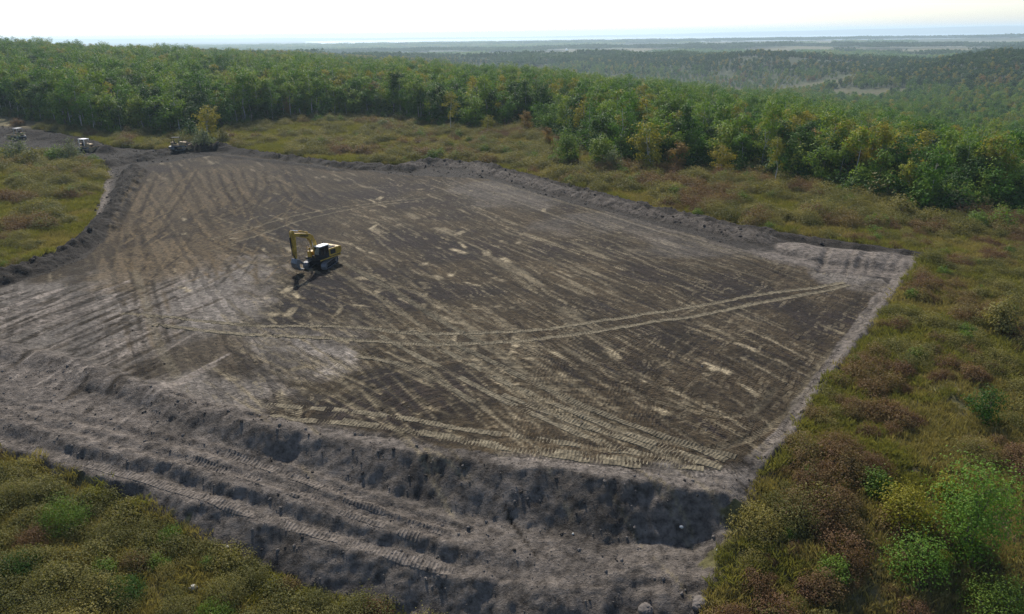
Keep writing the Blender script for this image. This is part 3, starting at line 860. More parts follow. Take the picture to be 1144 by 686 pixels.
def shrub_geo(h, rad, n, leaf, spikes=10, flat=1.0):
    """a low many-stemmed shrub: tufts of leaves over a dome with stray shoots"""
    cl = []
    for k in range(n // 12):
        th, rr_ = rng.uniform(0, 6.28), rad * math.sqrt(rng.uniform(0, 1))
        top = h * (1 - .75 * (rr_ / rad) ** 2) * rng.uniform(.45, 1.12) * (.55 + .9 * float(noise(math.cos(th) * rr_ * 2.2 / rad + 5 * h, math.sin(th) * rr_ * 2.2 / rad + 9 * rad, 77)))
        for q in range(2):
            cl.append([math.cos(th) * rr_, math.sin(th) * rr_, top * (1 - .45 * q * rng.uniform(.3, 1))])
    for k in range(spikes):
        th, rr_ = rng.uniform(0, 6.28), rad * rng.uniform(.1, .9)
        cl.append([math.cos(th) * rr_, math.sin(th) * rr_, h * rng.uniform(.8, 1.25) * (1 - .4 * rr_ / rad)])
    cl = np.array(cl)
    ci = np.repeat(np.arange(len(cl)), 6)
    cen = cl[ci] + rng.normal(size=(len(ci), 3)) * np.array([.13, .13, .10]) * max(rad, h) * flat
    cen[:, 2] = np.maximum(cen[:, 2], .03)
    V, F = leaf_quads(cen, leaf * rng.uniform(.6, 1.4, len(ci)), .6, out=(cen - cl[ci]) / (.12 * max(rad, h)) + .6 * (cen - np.array([0, 0, -.2 * h])) / rad)
    sh = np.clip(rng.uniform(0, 1, len(cl))[ci] * .7 + rng.uniform(0, 1, len(ci)) * .3, 0, 1)
    parts = []
    for k in range(max(4, int(6 * rad))):
        e = cl[rng.integers(len(cl))]
        parts.append(tube([np.array([e[0] * .15, e[1] * .15, -.1]), e * np.array([.6, .6, .6]), e], np.array([.03, .02, .008]) * max(h, .6), 3))
    tv, tf = join(parts)
    return (tv, tf), (V, F, sh)

def tuft_mesh(nm, h, rad, n, w, mat):
    b = rng.uniform(-1, 1, (n, 2)) * rad
    a = rng.uniform(0, 6.28, n); hh = h * rng.uniform(.5, 1.15, n)
    lean = rng.normal(size=(n, 2)) * .35 * hh[:, None]
    d = np.stack([np.cos(a), np.sin(a)], 1) * w
    z0 = np.full((n, 1), -.04)
    V = np.stack([np.hstack([b - d, z0]), np.hstack([b + d, z0]), np.hstack([b + lean * .45 + d * .6, (hh * .6)[:, None]]), np.hstack([b + lean, hh[:, None]])], 1).reshape(-1, 3)
    F = np.arange(4 * n).reshape(-1, 4)
    return mesh_np(nm, V, [F], [mat], None, {'leaf': ('FLOAT', 'FACE', rng.uniform(0, 1, n))})

# ------------------------------------------------------------------ scattering of uncountable growth with geometry nodes
def source(nm, meshes):
    c = bpy.data.collections.new(nm)
    for i, me in enumerate(meshes):
        o = bpy.data.objects.new('%s_%02d' % (nm, i), me)
        c.objects.link(o)
    return c
def scatter(name, pts, vidx, scl, coll, label, cat, tilt=0.0, zs=None):
    n = len(pts)
    rot = np.stack([rng.normal(size=n) * tilt, rng.normal(size=n) * tilt, rng.uniform(0, 6.283, n)], 1)
    s3 = np.stack([scl, scl, scl * (zs if zs is not None else 1)], 1)
    me = bpy.data.meshes.new(name)
    me.vertices.add(n); me.vertices.foreach_set('co', np.asarray(pts, np.float32).reshape(-1))
    for an, ty, key, data in (('vidx', 'INT', 'value', vidx), ('rot', 'FLOAT_VECTOR', 'vector', rot), ('scl', 'FLOAT_VECTOR', 'vector', s3)):
        a = me.attributes.new(an, ty, 'POINT')
        a.data.foreach_set(key, np.asarray(data, np.int32 if ty == 'INT' else np.float32).reshape(-1))
    me.update()
    o = link(name, me)
    g = bpy.data.node_groups.new(name, 'GeometryNodeTree')
    g.interface.new_socket('Geometry', in_out='INPUT', socket_type='NodeSocketGeometry')
    g.interface.new_socket('Geometry', in_out='OUTPUT', socket_type='NodeSocketGeometry')
    gi, go = g.nodes.new('NodeGroupInput'), g.nodes.new('NodeGroupOutput')
    ci = g.nodes.new('GeometryNodeCollectionInfo'); ci.inputs['Collection'].default_value = coll
    ci.inputs['Separate Children'].default_value = True; ci.inputs['Reset Children'].default_value = True
    ip = g.nodes.new('GeometryNodeInstanceOnPoints'); ip.inputs['Pick Instance'].default_value = True
    def na(nm, ty):
        q = g.nodes.new('GeometryNodeInputNamedAttribute'); q.data_type = ty; q.inputs['Name'].default_value = nm
        return q.outputs['Attribute']
    g.links.new(gi.outputs[0], ip.inputs['Points']); g.links.new(ci.outputs[0], ip.inputs['Instance'])
    g.links.new(na('vidx', 'INT'), ip.inputs['Instance Index'])
    er = g.nodes.new('FunctionNodeEulerToRotation'); g.links.new(na('rot', 'FLOAT_VECTOR'), er.inputs[0]); g.links.new(er.outputs[0], ip.inputs['Rotation'])
    g.links.new(na('scl', 'FLOAT_VECTOR'), ip.inputs['Scale'])
    g.links.new(ip.outputs[0], go.inputs[0])
    md = o.modifiers.new('scatter', 'NODES'); md.node_group = g
    return tag(o, label, cat, kind='stuff')

# ------------------------------------------------------------------ forest
ASP = [tree_geo(rng.uniform(11.5, 18), rng.uniform(.30, .46), rng.uniform(2.0, 3.2), rng.integers(52, 76), 18, .46, .17, shape=rng.uniform(.7, 1.1)) for _ in range(8)]
BRO = [tree_geo(rng.uniform(8.5, 13), rng.uniform(.14, .24), rng.uniform(2.8, 3.8), 92, 17, .48, .15, stems=rng.integers(2, 4)) for _ in range(4)]
KINDS = []            # (trunk mesh, crown mesh, kind)
for i, g in enumerate(ASP): KINDS.append((*tree_meshes('aspen%d' % i, g, M_BARK, M_GREEN if i % 4 else M_DEEP), 'aspen'))
for i, g in enumerate(BRO): KINDS.append((*tree_meshes('broad%d' % i, g, M_BARKD, M_GREEN if i % 2 else M_DEEP), 'broad'))
YEL = [(*tree_meshes('yellow0', ASP[1], M_BARK, M_YELLOW), 'yellow'), (*tree_meshes('yellow1', BRO[1], M_BARK, M_YELLOW), 'yellow')]
ORA = [(*tree_meshes('orange0', BRO[2], M_BARKD, M_ORANGE), 'orange')]
JOINED = [tree_joined('forest_tree_%02d' % i, g, M_BARK if i < 8 else M_BARKD, M_DEEP if i % 3 == 0 else M_GREEN) for i, g in enumerate(ASP + BRO)]
JOINED.append(tree_joined('forest_tree_12', ASP[2], M_BARK, M_YELLOW))
JOINED.append(tree_joined('forest_tree_13', BRO[0], M_BARKD, M_ORANGE))
FOREST_SRC = source('forest_source', JOINED)

def make_tree(nm, kind_meshes, xy, s, label, cat='tree', group=None, zs=None):
    tm, cm = kind_meshes[:2]
    z = float(height(xy[0], xy[1])) - .05
    r = empty(nm, (xy[0], xy[1], z), rng.uniform(0, 6.28), s)
    if zs: r.scale = (s, s, s * zs)
    link('trunk', tm, r); link('crown', cm, r)
    return tag(r, label, cat, group)

# front ranks of the forest: individual trees
NFRONT = 288
AUTUMN = [(230, 157, 1, .95, 'yellow autumn tree at forest edge right of the second bulldozer'),
          (503, 149, 0, .8, 'slim yellow aspen in dark forest edge behind the far meadow'),
          (543, 151, 1, .55, 'small yellow tree left of the orange tree behind the meadow'),
          (588, 148, 2, .6, 'small orange autumn tree at forest edge behind the far meadow'),
          (612, 162, 2, .45, 'low dull orange tree just right of the brighter orange one'),
          (728, 193, 1, 1.0, 'broad yellow-green tree in forest edge right of the bright willows'),
          (803, 197, 1, .66, 'yellow tree at foot of the right forest edge, leftmost of two'),
          (866, 208, 0, .62, 'yellow tree at foot of the right forest edge, rightmost of two'),
          (757, 193, 2, .62, 'brownish orange tree beside the broad yellow-green tree')]
AXY = hits(AUTUMN)
tt = np.linspace(-.72, .72, 4000)
rt = np.interp(tt, TLt, TLr)
ex, ey = tt / np.hypot(1, tt) * rt, rt / np.hypot(1, tt)
dens = np.hypot(np.gradient(ex), np.gradient(ey)); cum = np.cumsum(dens); cum /= cum[-1]
front_xy = []
tries = 0
while len(front_xy) < NFRONT and tries < 20000:
    tries += 1
    t = np.interp(rng.uniform(), cum, tt)
    d = rng.uniform(0, 1) ** 1.3 * 13
    r = np.interp(t, TLt, TLr) + d
    p = np.array([t, 1.0]) / math.hypot(1, t) * r
    if is_bare(p[:1], p[1:2], .5)[0]: continue
    if np.min(np.hypot(*(AXY - p).T)) < 3.2: continue
    if front_xy and np.min(np.hypot(*(np.array(front_xy) - p).T)) < 1.9: continue
    front_xy.append(p)
front_xy = np.array(front_xy)
PXf = 572 + FPX * (front_xy[:, 0] / front_xy[:, 1]) * 1.02
for p, px in zip(front_xy, PXf):
    k = KINDS[rng.integers(0, 8)] if rng.uniform() < (.70 if px < 480 else .34) else KINDS[rng.integers(8, 12)]
    s = rng.uniform(.66, 1.15) * np.interp(px, [0, 250, 600, 800, 1131], [1.06, 1.06, .98, .92, .88])
    broad = k[2] == 'broad'
    if px < 330:
        lab, grp = ('bushy green tree at the forest edge behind the bulldozers', 'bushy trees at forest edge behind bulldozers') if broad else ('tall pale-trunked aspen in the forest edge behind the bulldozers', 'aspens at forest edge behind bulldozers')
    elif px < 620:
        lab, grp = ('bushy green tree at the forest edge behind the far meadow', 'bushy trees behind the far meadow') if broad else ('tall green aspen at the forest edge behind the far meadow', 'aspens behind the far meadow')
    else:
        lab, grp = ('bushy green tree in the forest edge right of the far meadow', 'bushy trees right of the far meadow') if broad else ('tall green aspen in the forest edge right of the far meadow', 'aspens right of the far meadow')
    make_tree('forest_tree' if broad else 'aspen_tree', k, p, s, lab, 'tree', grp)

# autumn-coloured trees that stand out: (px, py of the base, mesh, scale, label)
for px, py, k, s, lab in AUTUMN:
    make_tree('autumn_tree', (YEL[0], YEL[1], ORA[0])[k], hit(px, py), s, lab)

# the rest of the forest
def sector(r0, r1, cell, lo=-.80, hi=.80):
    a = .62 * 1.08 * (r1 * r1 - r0 * r0) * 1.0
    n = int(a / cell)
    r = np.sqrt(rng.uniform(r0 * r0, r1 * r1, n)); th = rng.uniform(math.atan(lo), math.atan(hi), n)
    return np.sin(th) * r, np.cos(th) * r
xs, ys = [], []
for r0, r1, cell in ((100, 450, 13), (450, 750, 20), (750, 1150, 32), (1150, 1700, 55)):
    x, y = sector(r0, r1, cell); xs.append(x); ys.append(y)
x, y = np.concatenate(xs), np.concatenate(ys)
e = edge_depth(x, y)
gap = fbm(x / 60, y / 60, 301, 2)
keep = (e > np.where(np.hypot(x, y) < 300, 5, 2)) & ~field_mask(x, y) & (gap > .31) & ~is_bare(x, y, 1.0)
x, y = x[keep], y[keep]
vi = rng.integers(0, 8, len(x))
br_ = rng.uniform(size=len(x)) < .38; vi[br_] = rng.integers(8, 12, br_.sum())
au = fbm(x / 45, y / 45, 302, 2)
ye = rng.uniform(size=len(x)) < np.where(au > .60, .24, .06); vi[ye] = 12
orr = rng.uniform(size=len(x)) < np.where(au > .64, .08, .006); vi[orr] = 13
PXs = 572 + FPX * x / y
sc = rng.uniform(.62, 1.16, len(x)) * np.interp(PXs, [0, 250, 600, 800, 1131], [1.06, 1.06, .98, .92, .88])
hz_, rf = height(x, y), np.hypot(x, y)
hi_ = (rf > 900) & (hz_ > -36) & (vi < 12); vi[hi_] = rng.choice([0, 3, 6, 9], hi_.sum())
lo_ = (rf > 850) & (hz_ < -42) & (vi < 12); vi[lo_] = rng.choice([8, 10, 11, 10], lo_.sum()); sc = np.where(lo_, sc * .68, sc)
scatter('forest', np.stack([x, y, height(x, y) - .1], 1), vi, sc, FOREST_SRC, 'dense green aspen forest spreading over the hills behind the clearing', 'forest')

# far woods: groves of small crowns over the distant hills
def grove(nm, i):
    V, F, SH, o = [], [], [], 0
    for k in range(46):
        c = np.array([rng.uniform(-30, 30), rng.uniform(-30, 30), rng.uniform(9, 14)])
        n = 26
        q = rng.normal(size=(n, 3)); q /= np.linalg.norm(q, axis=1)[:, None]
        q[:, 2] = np.abs(q[:, 2]) * 1.3 - .5
        cen = c + q * np.array([2.6, 2.6, 3.4]) * rng.uniform(.7, 1.25)
        v, f = leaf_quads(cen, rng.uniform(1.6, 3.0, n), .6)
        V.append(v); F.append(f + o); o += len(v); SH.append(np.full(n, rng.uniform()))
    return mesh_np(nm, np.concatenate(V), [np.concatenate(F)], [M_DEEP if i % 2 else M_GREEN], None, {'leaf': ('FLOAT', 'FACE', np.concatenate(SH))})
GSRC = source('grove_source', [grove('grove_%d' % i, i) for i in range(4)])
xs, ys = [], []
for r0, r1, cell in ((1600, 3000, 1300), (3000, 5200, 2100), (5200, 8000, 3600)):
    x, y = sector(r0, r1, cell, -.85, .85); xs.append(x); ys.append(y)
x, y = np.concatenate(xs), np.concatenate(ys)
keep = ~field_mask(x, y) & (fbm(x / 500, y / 500, 305, 3) > .33) & (height(x, y) > -58.5)
x, y = x[keep], y[keep]
scatter('far_forest', np.stack([x, y, height(x, y) - 1.0], 1), np.where(height(x, y) > -46, rng.choice([1, 3], len(x)), rng.choice([0, 2], len(x))), rng.uniform(.8, 1.25, len(x)) * np.interp(np.hypot(x, y), [1600, 8000], [1, 1.5]), GSRC,
        'hazy blue-green woods on the far rolling hills before the lake', 'forest', zs=rng.uniform(.7, 1.1, len(x)))

# ------------------------------------------------------------------ undergrowth, shrubs and grass of the clearing
SH_RUST = [shrub_geo(rng.uniform(.6, 1.0), rng.uniform(.7, 1.1), 2000, .078, 30) for _ in range(3)]
SH_OLIV = [shrub_geo(rng.uniform(.5, 1.0), rng.uniform(.7, 1.2), 2000, .078, 34) for _ in range(3)]
SH_LIME = [shrub_geo(rng.uniform(.6, 1.1), rng.uniform(.6, .9), 1500, .085, 30) for _ in range(2)]
SHM = [tree_joined('shrub_%02d' % i, g, M_BARKD, M_RUST if i < 3 else M_OLIVE if i < 6 else M_LIME) for i, g in enumerate(SH_RUST + SH_OLIV + SH_LIME)]
SSRC = source('shrub_source', SHM)
PATH = hits([(965, 700), (975, 640), (978, 600), (996, 561), (1020, 530), (1048, 498), (1080, 463), (1131, 425)])
def clearing(r0, r1, per_m2):
    a = .9 * (r1 * r1 - r0 * r0)
    n = int(a * per_m2)
    r = np.sqrt(rng.uniform(r0 * r0, r1 * r1, n)); th = rng.uniform(-.9, .9, n)
    return np.sin(th) * r, np.cos(th) * r
xs, ys = [], []
for r0, r1, q in ((13, 60, 1.3), (60, 110, 1.1), (110, 180, .8), (180, 290, .5)):
    x, y = clearing(r0, r1, q); xs.append(x); ys.append(y)
x, y = np.concatenate(xs), np.concatenate(ys)
e = edge_depth(x, y); sb = poly_sd(x, y, BARE); pth = line_d(x, y, PATH)[0]
cover = fbm(x / 6, y / 6, 311, 3)
leftm = (x < -45) & (y > 70)
k1 = (e < 5) & (sb > .3) & (pth > 1.0) & (cover > np.where(leftm, .55, np.where(y > 110, .40, np.where(x > 0, .42, .37))))
x, y, sb = x[k1], y[k1], sb[k1]
rustn = fbm(x / 7, y / 7, 312, 3) + np.where((x > 8) & (y < 100), .05, np.where(leftm[k1], -.12, -.03)) + np.where((x < 0) & (y < 60), -.10, 0)
rustn = np.where(y > 110, rustn - .02, rustn)
vi = np.where(rustn > np.where((x > 8) & (y < 100), .505, .55) + rng.normal(size=len(x)) * .06, rng.integers(0, 3, len(x)), rng.integers(3, 6, len(x)))
lm = rng.uniform(size=len(x)) < np.where((x < 0) & (y < 60), .04, .05); vi[lm] = rng.integers(6, 8, lm.sum())
sc = (.28 + 1.25 * rng.uniform(0, 1, len(x)) ** 1.6) * np.where(y > 110, 1.75, 1.05)
scatter('meadow_shrubs', np.stack([x, y, height(x, y) - .05], 1), vi, sc, SSRC, 'low rust-red and olive scrub covering the meadow around the cleared ground', 'scrub', .12)

TUF = [tuft_mesh('tuft_%d' % i, rng.uniform(.35, .6), .5, 60, .018, M_GRASS if i < 3 else M_GRASSG) for i in range(5)]
TSRC = source('tuft_source', TUF)
xs, ys = [], []
for r0, r1, q in ((13, 60, 4.5), (60, 110, 3.2), (110, 180, 2.2), (180, 280, 1.4)):
    x, y = clearing(r0, r1, q); xs.append(x); ys.append(y)
x, y = np.concatenate(xs), np.concatenate(ys)
k1 = (edge_depth(x, y) < 8) & (poly_sd(x, y, BARE) > -.2)
x, y = x[k1], y[k1]
gg = fbm(x / 8, y / 8, 315, 3)
vi = np.where((gg > .53) | ((x < -45) & (y > 70) & (gg > .40)), rng.integers(3, 5, len(x)), rng.integers(0, 3, len(x)))
scatter('meadow_grass', np.stack([x, y, height(x, y)], 1), vi, rng.uniform(.6, 1.3, len(x)) * np.interp(np.hypot(x, y), [50, 200], [1, 1.5]), TSRC, 'yellow-green rough grass of the meadow between the shrubs', 'grass', .08)

# brush along the foot of the forest edge
BR = [shrub_geo(rng.uniform(1.8, 3.0), rng.uniform(1.3, 2.0), 520, .32, 14) for _ in range(4)]
BSRC = source('brush_source', [tree_joined('brush_%d' % i, g, M_BARKD, (M_DEEP, M_OLIVE, M_GREEN, M_DEEP)[i]) for i, g in enumerate(BR)])
n = 2000
t = np.interp(rng.uniform(size=n), cum, tt); r = np.interp(t, TLt, TLr) + rng.uniform(-3.5, 12, n)
x, y = t / np.hypot(1, t) * r, r / np.hypot(1, t)
k1 = ~is_bare(x, y, 1.5)
x, y = x[k1], y[k1]
scatter('forest_undergrowth', np.stack([x, y, height(x, y) - .1], 1), rng.integers(0, 4, len(x)), rng.uniform(.45, 1.15, len(x)) * np.interp(x / y, [-.3, 0, .15, .6], [.8, 1.1, 1.6, 1.6]), BSRC, 'dark brushy undergrowth along the foot of the forest edge', 'undergrowth', .08)

# ------------------------------------------------------------------ bushes that can be told apart
def bush(nm, px, py, geo, leaf, label, s=1.0, group=None, cat='bush', bark=None):
    p = hit(px, py)
    tm, cm = tree_meshes(nm, geo, bark or M_BARKD, leaf)
    r = empty(nm, (p[0], p[1], float(height(p[0], p[1])) - .05), rng.uniform(0, 6.28), s)
    link('stems', tm, r); link('foliage', cm, r)
    return tag(r, label, cat, group)
def tallbush(h, rad, n=70, nleaf=26, leaf=.2, stems=5, lo=.12): return tree_geo(h, lo, rad, n, nleaf, leaf, .07, stems=stems, shape=.75, spread=.8)
BUSHES = [
 (1075, 616, tallbush(6.4, 2.3, 150, 40, .16, 6), M_VIVID, 'large feathery green bush at lower right, biggest of the meadow', 'tall_bush'),
 (1012, 592, tallbush(3.2, 1.5, 70, 30, .15, 5), M_YELLOW, 'yellow-green bush on the left flank of the large green bush', 'tall_bush'),
 (1060, 578, tallbush(4.2, .8, 36, 24, .15, 3), M_YELLOW, 'slim golden yellow bush in front of the large green bush', 'tall_bush'),
 (1022, 638, shrub_geo(2.4, 1.7, 3000, .12, 50), M_VIVID, 'rounded light green bush below the yellow-green one at lower right', 'round_bush'),
 (1050, 640, tallbush(1.9, .5, 18, 20, .13, 2), M_YELLOW, 'tiny yellow sapling beside the rounded light green bush', 'sapling'),
 (1108, 690, shrub_geo(2.6, 1.8, 2800, .12, 50), M_LIME, 'green bush in the bottom right corner of the view', 'round_bush'),
 (1098, 470, tallbush(3.4, 1.2, 44, 22, .16, 3, .05), M_DEEP, 'green bush on the right meadow above the large feathery bush', 'tall_bush'),
 (1116, 372, tallbush(3.4, 1.6, 60, 24, .22, 4), M_OLIVE, 'yellow-olive bush at the right edge of the meadow', 'tall_bush'),
 (1003, 243, shrub_geo(3.2, 3.0, 1500, .32, 20), M_OLIVE, 'wide rounded olive bush on the meadow before the right forest', 'round_bush'),
 (1068, 240, shrub_geo(4.0, 3.0, 1500, .34, 20), M_SAGE, 'grey-green rounded bush touching the right forest edge', 'round_bush'),
 (1090, 256, shrub_geo(2.6, 1.7, 1000, .30, 18), M_LIME, 'bright green bush, left of the pair near the right edge', 'round_bush'),
 (1117, 258, shrub_geo(3.0, 2.2, 1100, .30, 22), M_LIME, 'bright green bush, right of the pair near the right edge', 'round_bush'),
 (980, 262, shrub_geo(1.0, 1.9, 700, .22, 10), M_LIME, 'low vivid green patch of shrub behind the grey spoil pile', 'low_bush'),
 (636, 185, tallbush(9.0, 2.2, 80, 26, .36, 5), M_LIME, 'bright green willow before the forest, left of the pair', 'willow_bush'),
 (672, 190, tallbush(8.0, 2.2, 80, 26, .36, 5), M_LIME, 'bright green willow before the forest, right of the pair', 'willow_bush'),
 (684, 192, shrub_geo(4.2, 2.4, 1300, .36, 16), M_SAGE, 'pale grey-green bush at right foot of the bright willows', 'round_bush'),
 (705, 208, shrub_geo(1.6, .9, 420, .28, 14), M_LIME, 'small bright green shrub on shaded meadow right of the willows', 'low_bush'),
 (428, 145, shrub_geo(3.0, 2.6, 900, .4, 16), M_SAGE, 'pale green bush alone on the far meadow', 'round_bush'),
 (582, 168, shrub_geo(2.0, 2.2, 700, .34, 10), M_DEEP, 'dark low bush on the far meadow left of the willows', 'round_bush'),
 (78, 180, shrub_geo(4.2, 3.0, 1300, .36, 20), M_SAGE, 'pale yellow-green bush just left of the white-roofed bulldozer', 'round_bush'),
 (64, 181, shrub_geo(3.2, 2.4, 1000, .36, 18), M_LIME, 'green bush left of the pale bush by the white-roofed bulldozer', 'round_bush'),
 (20, 178, shrub_geo(4.8, 3.2, 1300, .38, 20), M_SAGE, 'pale green bush at the left edge of the left meadow', 'round_bush'),
 (36, 184, shrub_geo(3.2, 3.0, 1100, .36, 18), M_OLIVE, 'olive bush between the leftmost pale bush and the green bush', 'round_bush'),
 (228, 168, shrub_geo(3.4, 2.6, 900, .38, 14), M_SAGE, 'pale bush behind the soil heap of the second bulldozer', 'round_bush'),
 (250, 160, shrub_geo(3.2, 2.2, 900, .38, 14), M_OLIVE, 'yellow-olive bush below the yellow tree at forest edge', 'round_bush'),
 (215, 158, shrub_geo(5.5, 2.8, 1100, .40, 14), M_DEEP, 'dark green bush below and left of the yellow tree', 'round_bush'),
 (355, 137, shrub_geo(2.4, 2.4, 800, .4, 12), M_LIME, 'small light green bush at foot of the forest above the far berm', 'round_bush'),
 (920, 222, shrub_geo(2.6, 2.4, 900, .32, 14), M_OLIVE, 'olive bush at foot of right forest left of the wide one', 'round_bush'),
 (846, 218, shrub_geo(1.6, 2.0, 700, .3, 12), M_OLIVE, 'low olive shrub at foot of the yellow trees on the right', 'low_bush'),
]
for px, py, g, mt, lab, nm in BUSHES:
    bush(nm, px, py, g, mt, lab)
for px, py, h, rad, mt, lab in [
 (14, 560, 2.0, 1.5, M_OLIVE, 'olive shrub at the left edge just below the dark bank'),
 (45, 562, 1.7, 1.3, M_OLIVE, 'olive shrub just right of the one at the left edge'),
 (72, 588, 2.2, 1.7, M_LIME, 'large light green shrub in the lower left scrub'),
 (104, 562, 1.3, 1.1, M_YELLOW, 'yellowish shrub on the upper edge of the lower left scrub'),
 (118, 606, 1.7, 1.5, M_OLIVE, 'olive shrub in the middle of the lower left scrub'),
 (160, 596, 1.5, 1.4, M_OLIVE, 'olive shrub where the lower left scrub meets the dark bank'),
 (192, 606, 1.4, 1.0, M_LIME, 'green shrub farthest right along the dark bank foot'),
 (22, 640, 1.6, 1.5, M_DEEP, 'dark green shrub at the left edge of the lower left scrub'),
 (52, 662, 1.7, 1.5, M_OLIVE, 'olive green shrub near the bottom left corner'),
 (102, 672, 1.9, 1.7, M_OLIVE, 'broad olive shrub near the bottom edge, left of the pale stones'),
 (138, 668, 1.5, 1.3, M_DEEP, 'dark shrub beside the broad olive one at bottom left'),
 (48, 690, 1.6, 1.5, M_OLIVE, 'olive shrub cut by the bottom edge at far left'),
 (150, 636, 1.3, 1.1, M_RUST, 'rust brown shrub amid the lower left scrub'),
 (36, 608, 1.3, 1.2, M_RUST, 'reddish shrub near the left edge of the lower left scrub'),
 (252, 668, 2.0, 1.5, M_OLIVE, 'rounded olive shrub right of the largest pale stone'),
 (282, 652, 1.5, 1.2, M_OLIVE, 'olive shrub with pale tips above the rounded one'),
 (198, 686, 1.4, 1.3, M_OLIVE, 'olive shrub at the bottom edge below the pale stones'),
 (322, 660, 1.2, .9, M_RUST, 'small reddish shrub at the foot of the near bank'),
 (354, 680, 1.4, 1.2, M_OLIVE, 'olive shrub at the bottom edge left of the last bank shrub'),
 (392, 690, 1.6, 1.4, M_OLIVE, 'olive shrub at the bottom edge under the near bank'),
 (420, 690, 1.5, 1.2, M_RUST, 'rust-tinged shrub farthest right along the bottom of the bank'),
 (240, 690, 1.3, 1.3, M_LIME, 'light green shrub cut by the bottom edge below the rounded olive one'),
 (912, 470, 1.5, 1.3, M_RUST, 'rust shrub beside the narrow right end of the pad'),
 (935, 505, 1.7, 1.9, M_RUST, 'broad dark red shrub on the meadow right of the pad'),
 (975, 525, 1.4, 1.6, M_RUST, 'dark red-brown shrub in the middle of the right meadow'),
 (905, 545, 1.5, 1.5, M_RUST, 'red-brown shrub beside the near right corner of the pad'),
 (870, 570, 1.3, 1.3, M_OLIVE, 'olive shrub at the edge of the near right corner'),
 (1085, 510, 1.6, 1.8, M_OLIVE, 'yellow-olive shrub above the large feathery bush')]:
    bush('shrub', px, py, shrub_geo(h * .78, rad * .95, int(3400 * rad), .078, 60), mt, lab)

# ------------------------------------------------------------------ stones and clods
def stone_mesh(nm, mat, seed, sub=2, flat=.7):
    import bmesh
    bm = bmesh.new(); bmesh.ops.create_icosphere(bm, subdivisions=sub, radius=1)
    r2 = np.random.default_rng(seed)
    a = r2.normal(size=(5, 3)); a /= np.linalg.norm(a, axis=1)[:, None]
    for v in bm.verts:
        c = np.array(v.co); k = 1.0
        for d in a: k -= .28 * max(0, float(c @ d) - .35)
        c = c * (k + r2.normal() * .035); c[2] *= flat
        v.co = c
    me = bpy.data.meshes.new(nm); bm.to_mesh(me); bm.free(); me.materials.append(mat)
    return me
STN = [stone_mesh('stone%d' % i, M_STONE, 500 + i) for i in range(3)]
for i, (px, py, s, lab) in enumerate([(216, 658, .42, 'largest pale stone in the grass at lower left'), (192, 645, .28, 'second pale stone up and left of the largest one'),
     (204, 614, .20, 'small pale stone at the grass edge below the bank'), (254, 612, .26, 'grey stone lying on the foot of the dark bank'),
     (303, 641, .30, 'grey stone half buried at the foot of the near bank'), (166, 620, .14, 'tiny pale stone amid the lower left scrub'),
     (177, 647, .15, 'tiny pale stone left of the second pale stone'), (137, 684, .2, 'pale stone at the very bottom edge on the left'),
     (801, 615, .16, 'tiny white stone where the bank meets the right meadow'), (761, 592, .22, 'pale stone on the shaded bank near the right corner'),
     (640, 597, .15, 'tiny pale stone at the toe of the dark bank face')]):
    p = hit(px, py)
    o = link('stone', STN[i % 3], None, (p[0], p[1], float(height(*p)) + s * .3))
    s *= .68; o.scale = (s, s * .85, s); o.rotation_euler = (0, 0, i * 1.3)
    tag(o, lab, 'stone')
M_GCLOD = plain_mat('grey_lump', (.125, .111, .10), .95, vary=.3, scale=2.0, spec=.1)
LMP = stone_mesh('lump', M_GCLOD, 611, 3, .65)
for px, py, s, lab in [(783, 672, .62, 'big grey lump of soil at the lower right end of the bank'), (722, 684, .5, 'grey lump of soil at the bottom edge of the bank')]:
    p = hit(px, py)
    o = link('soil_lump', LMP, None, (p[0], p[1], float(height(*p)) + s * .25)); o.scale = (s, s, s); o.rotation_euler = (0, 0, px)
    tag(o, lab, 'soil')
CL = source('clod_source', [stone_mesh('clod_%d' % i, M_CLOD if i < 2 else M_GCLOD, 520 + i, 1, .75) for i in range(4)])
def in_grid(mask, n):
    w = np.where(mask)
    cell = np.gradient(GX)[w[1]] * np.gradient(GY)[w[0]]
    k = rng.choice(len(w[0]), n, p=cell / cell.sum())
    jj, ii = w[0][k], w[1][k]
    return GX[ii] + rng.uniform(-.5, .5, n) * np.gradient(GX)[ii], GY[jj] + rng.uniform(-.5, .5, n) * np.gradient(GY)[jj]
bx_, by_ = in_grid(bank, 3000)
rx_, ry_ = in_grid(bare & ~bank & ~pad & ~((XX > 30) & (YY < 100)), 6000)
px_, py_ = in_grid(pad, 5000)
x = np.concatenate([bx_, rx_, px_]); y = np.concatenate([by_, ry_, py_])
s = np.concatenate([.03 + .05 * rng.pareto(3.2, len(bx_)), .07 + .08 * rng.pareto(3.0, len(rx_)), .04 + .03 * rng.pareto(3.5, len(px_))])
s = np.minimum(s, np.concatenate([np.full(len(bx_), .17), np.full(len(rx_), .38), np.full(len(px_), .16)]))
vi = np.concatenate([np.where(rng.uniform(size=len(bx_)) < .25, 0, rng.integers(2, 4, len(bx_))), rng.integers(0, 2, len(rx_)), rng.integers(0, 4, len(px_))])
scatter('soil_clods', np.stack([x, y, height(x, y)], 1), vi, s, CL, 'loose clods of dark soil strewn over the banks and berms', 'soil', .6)

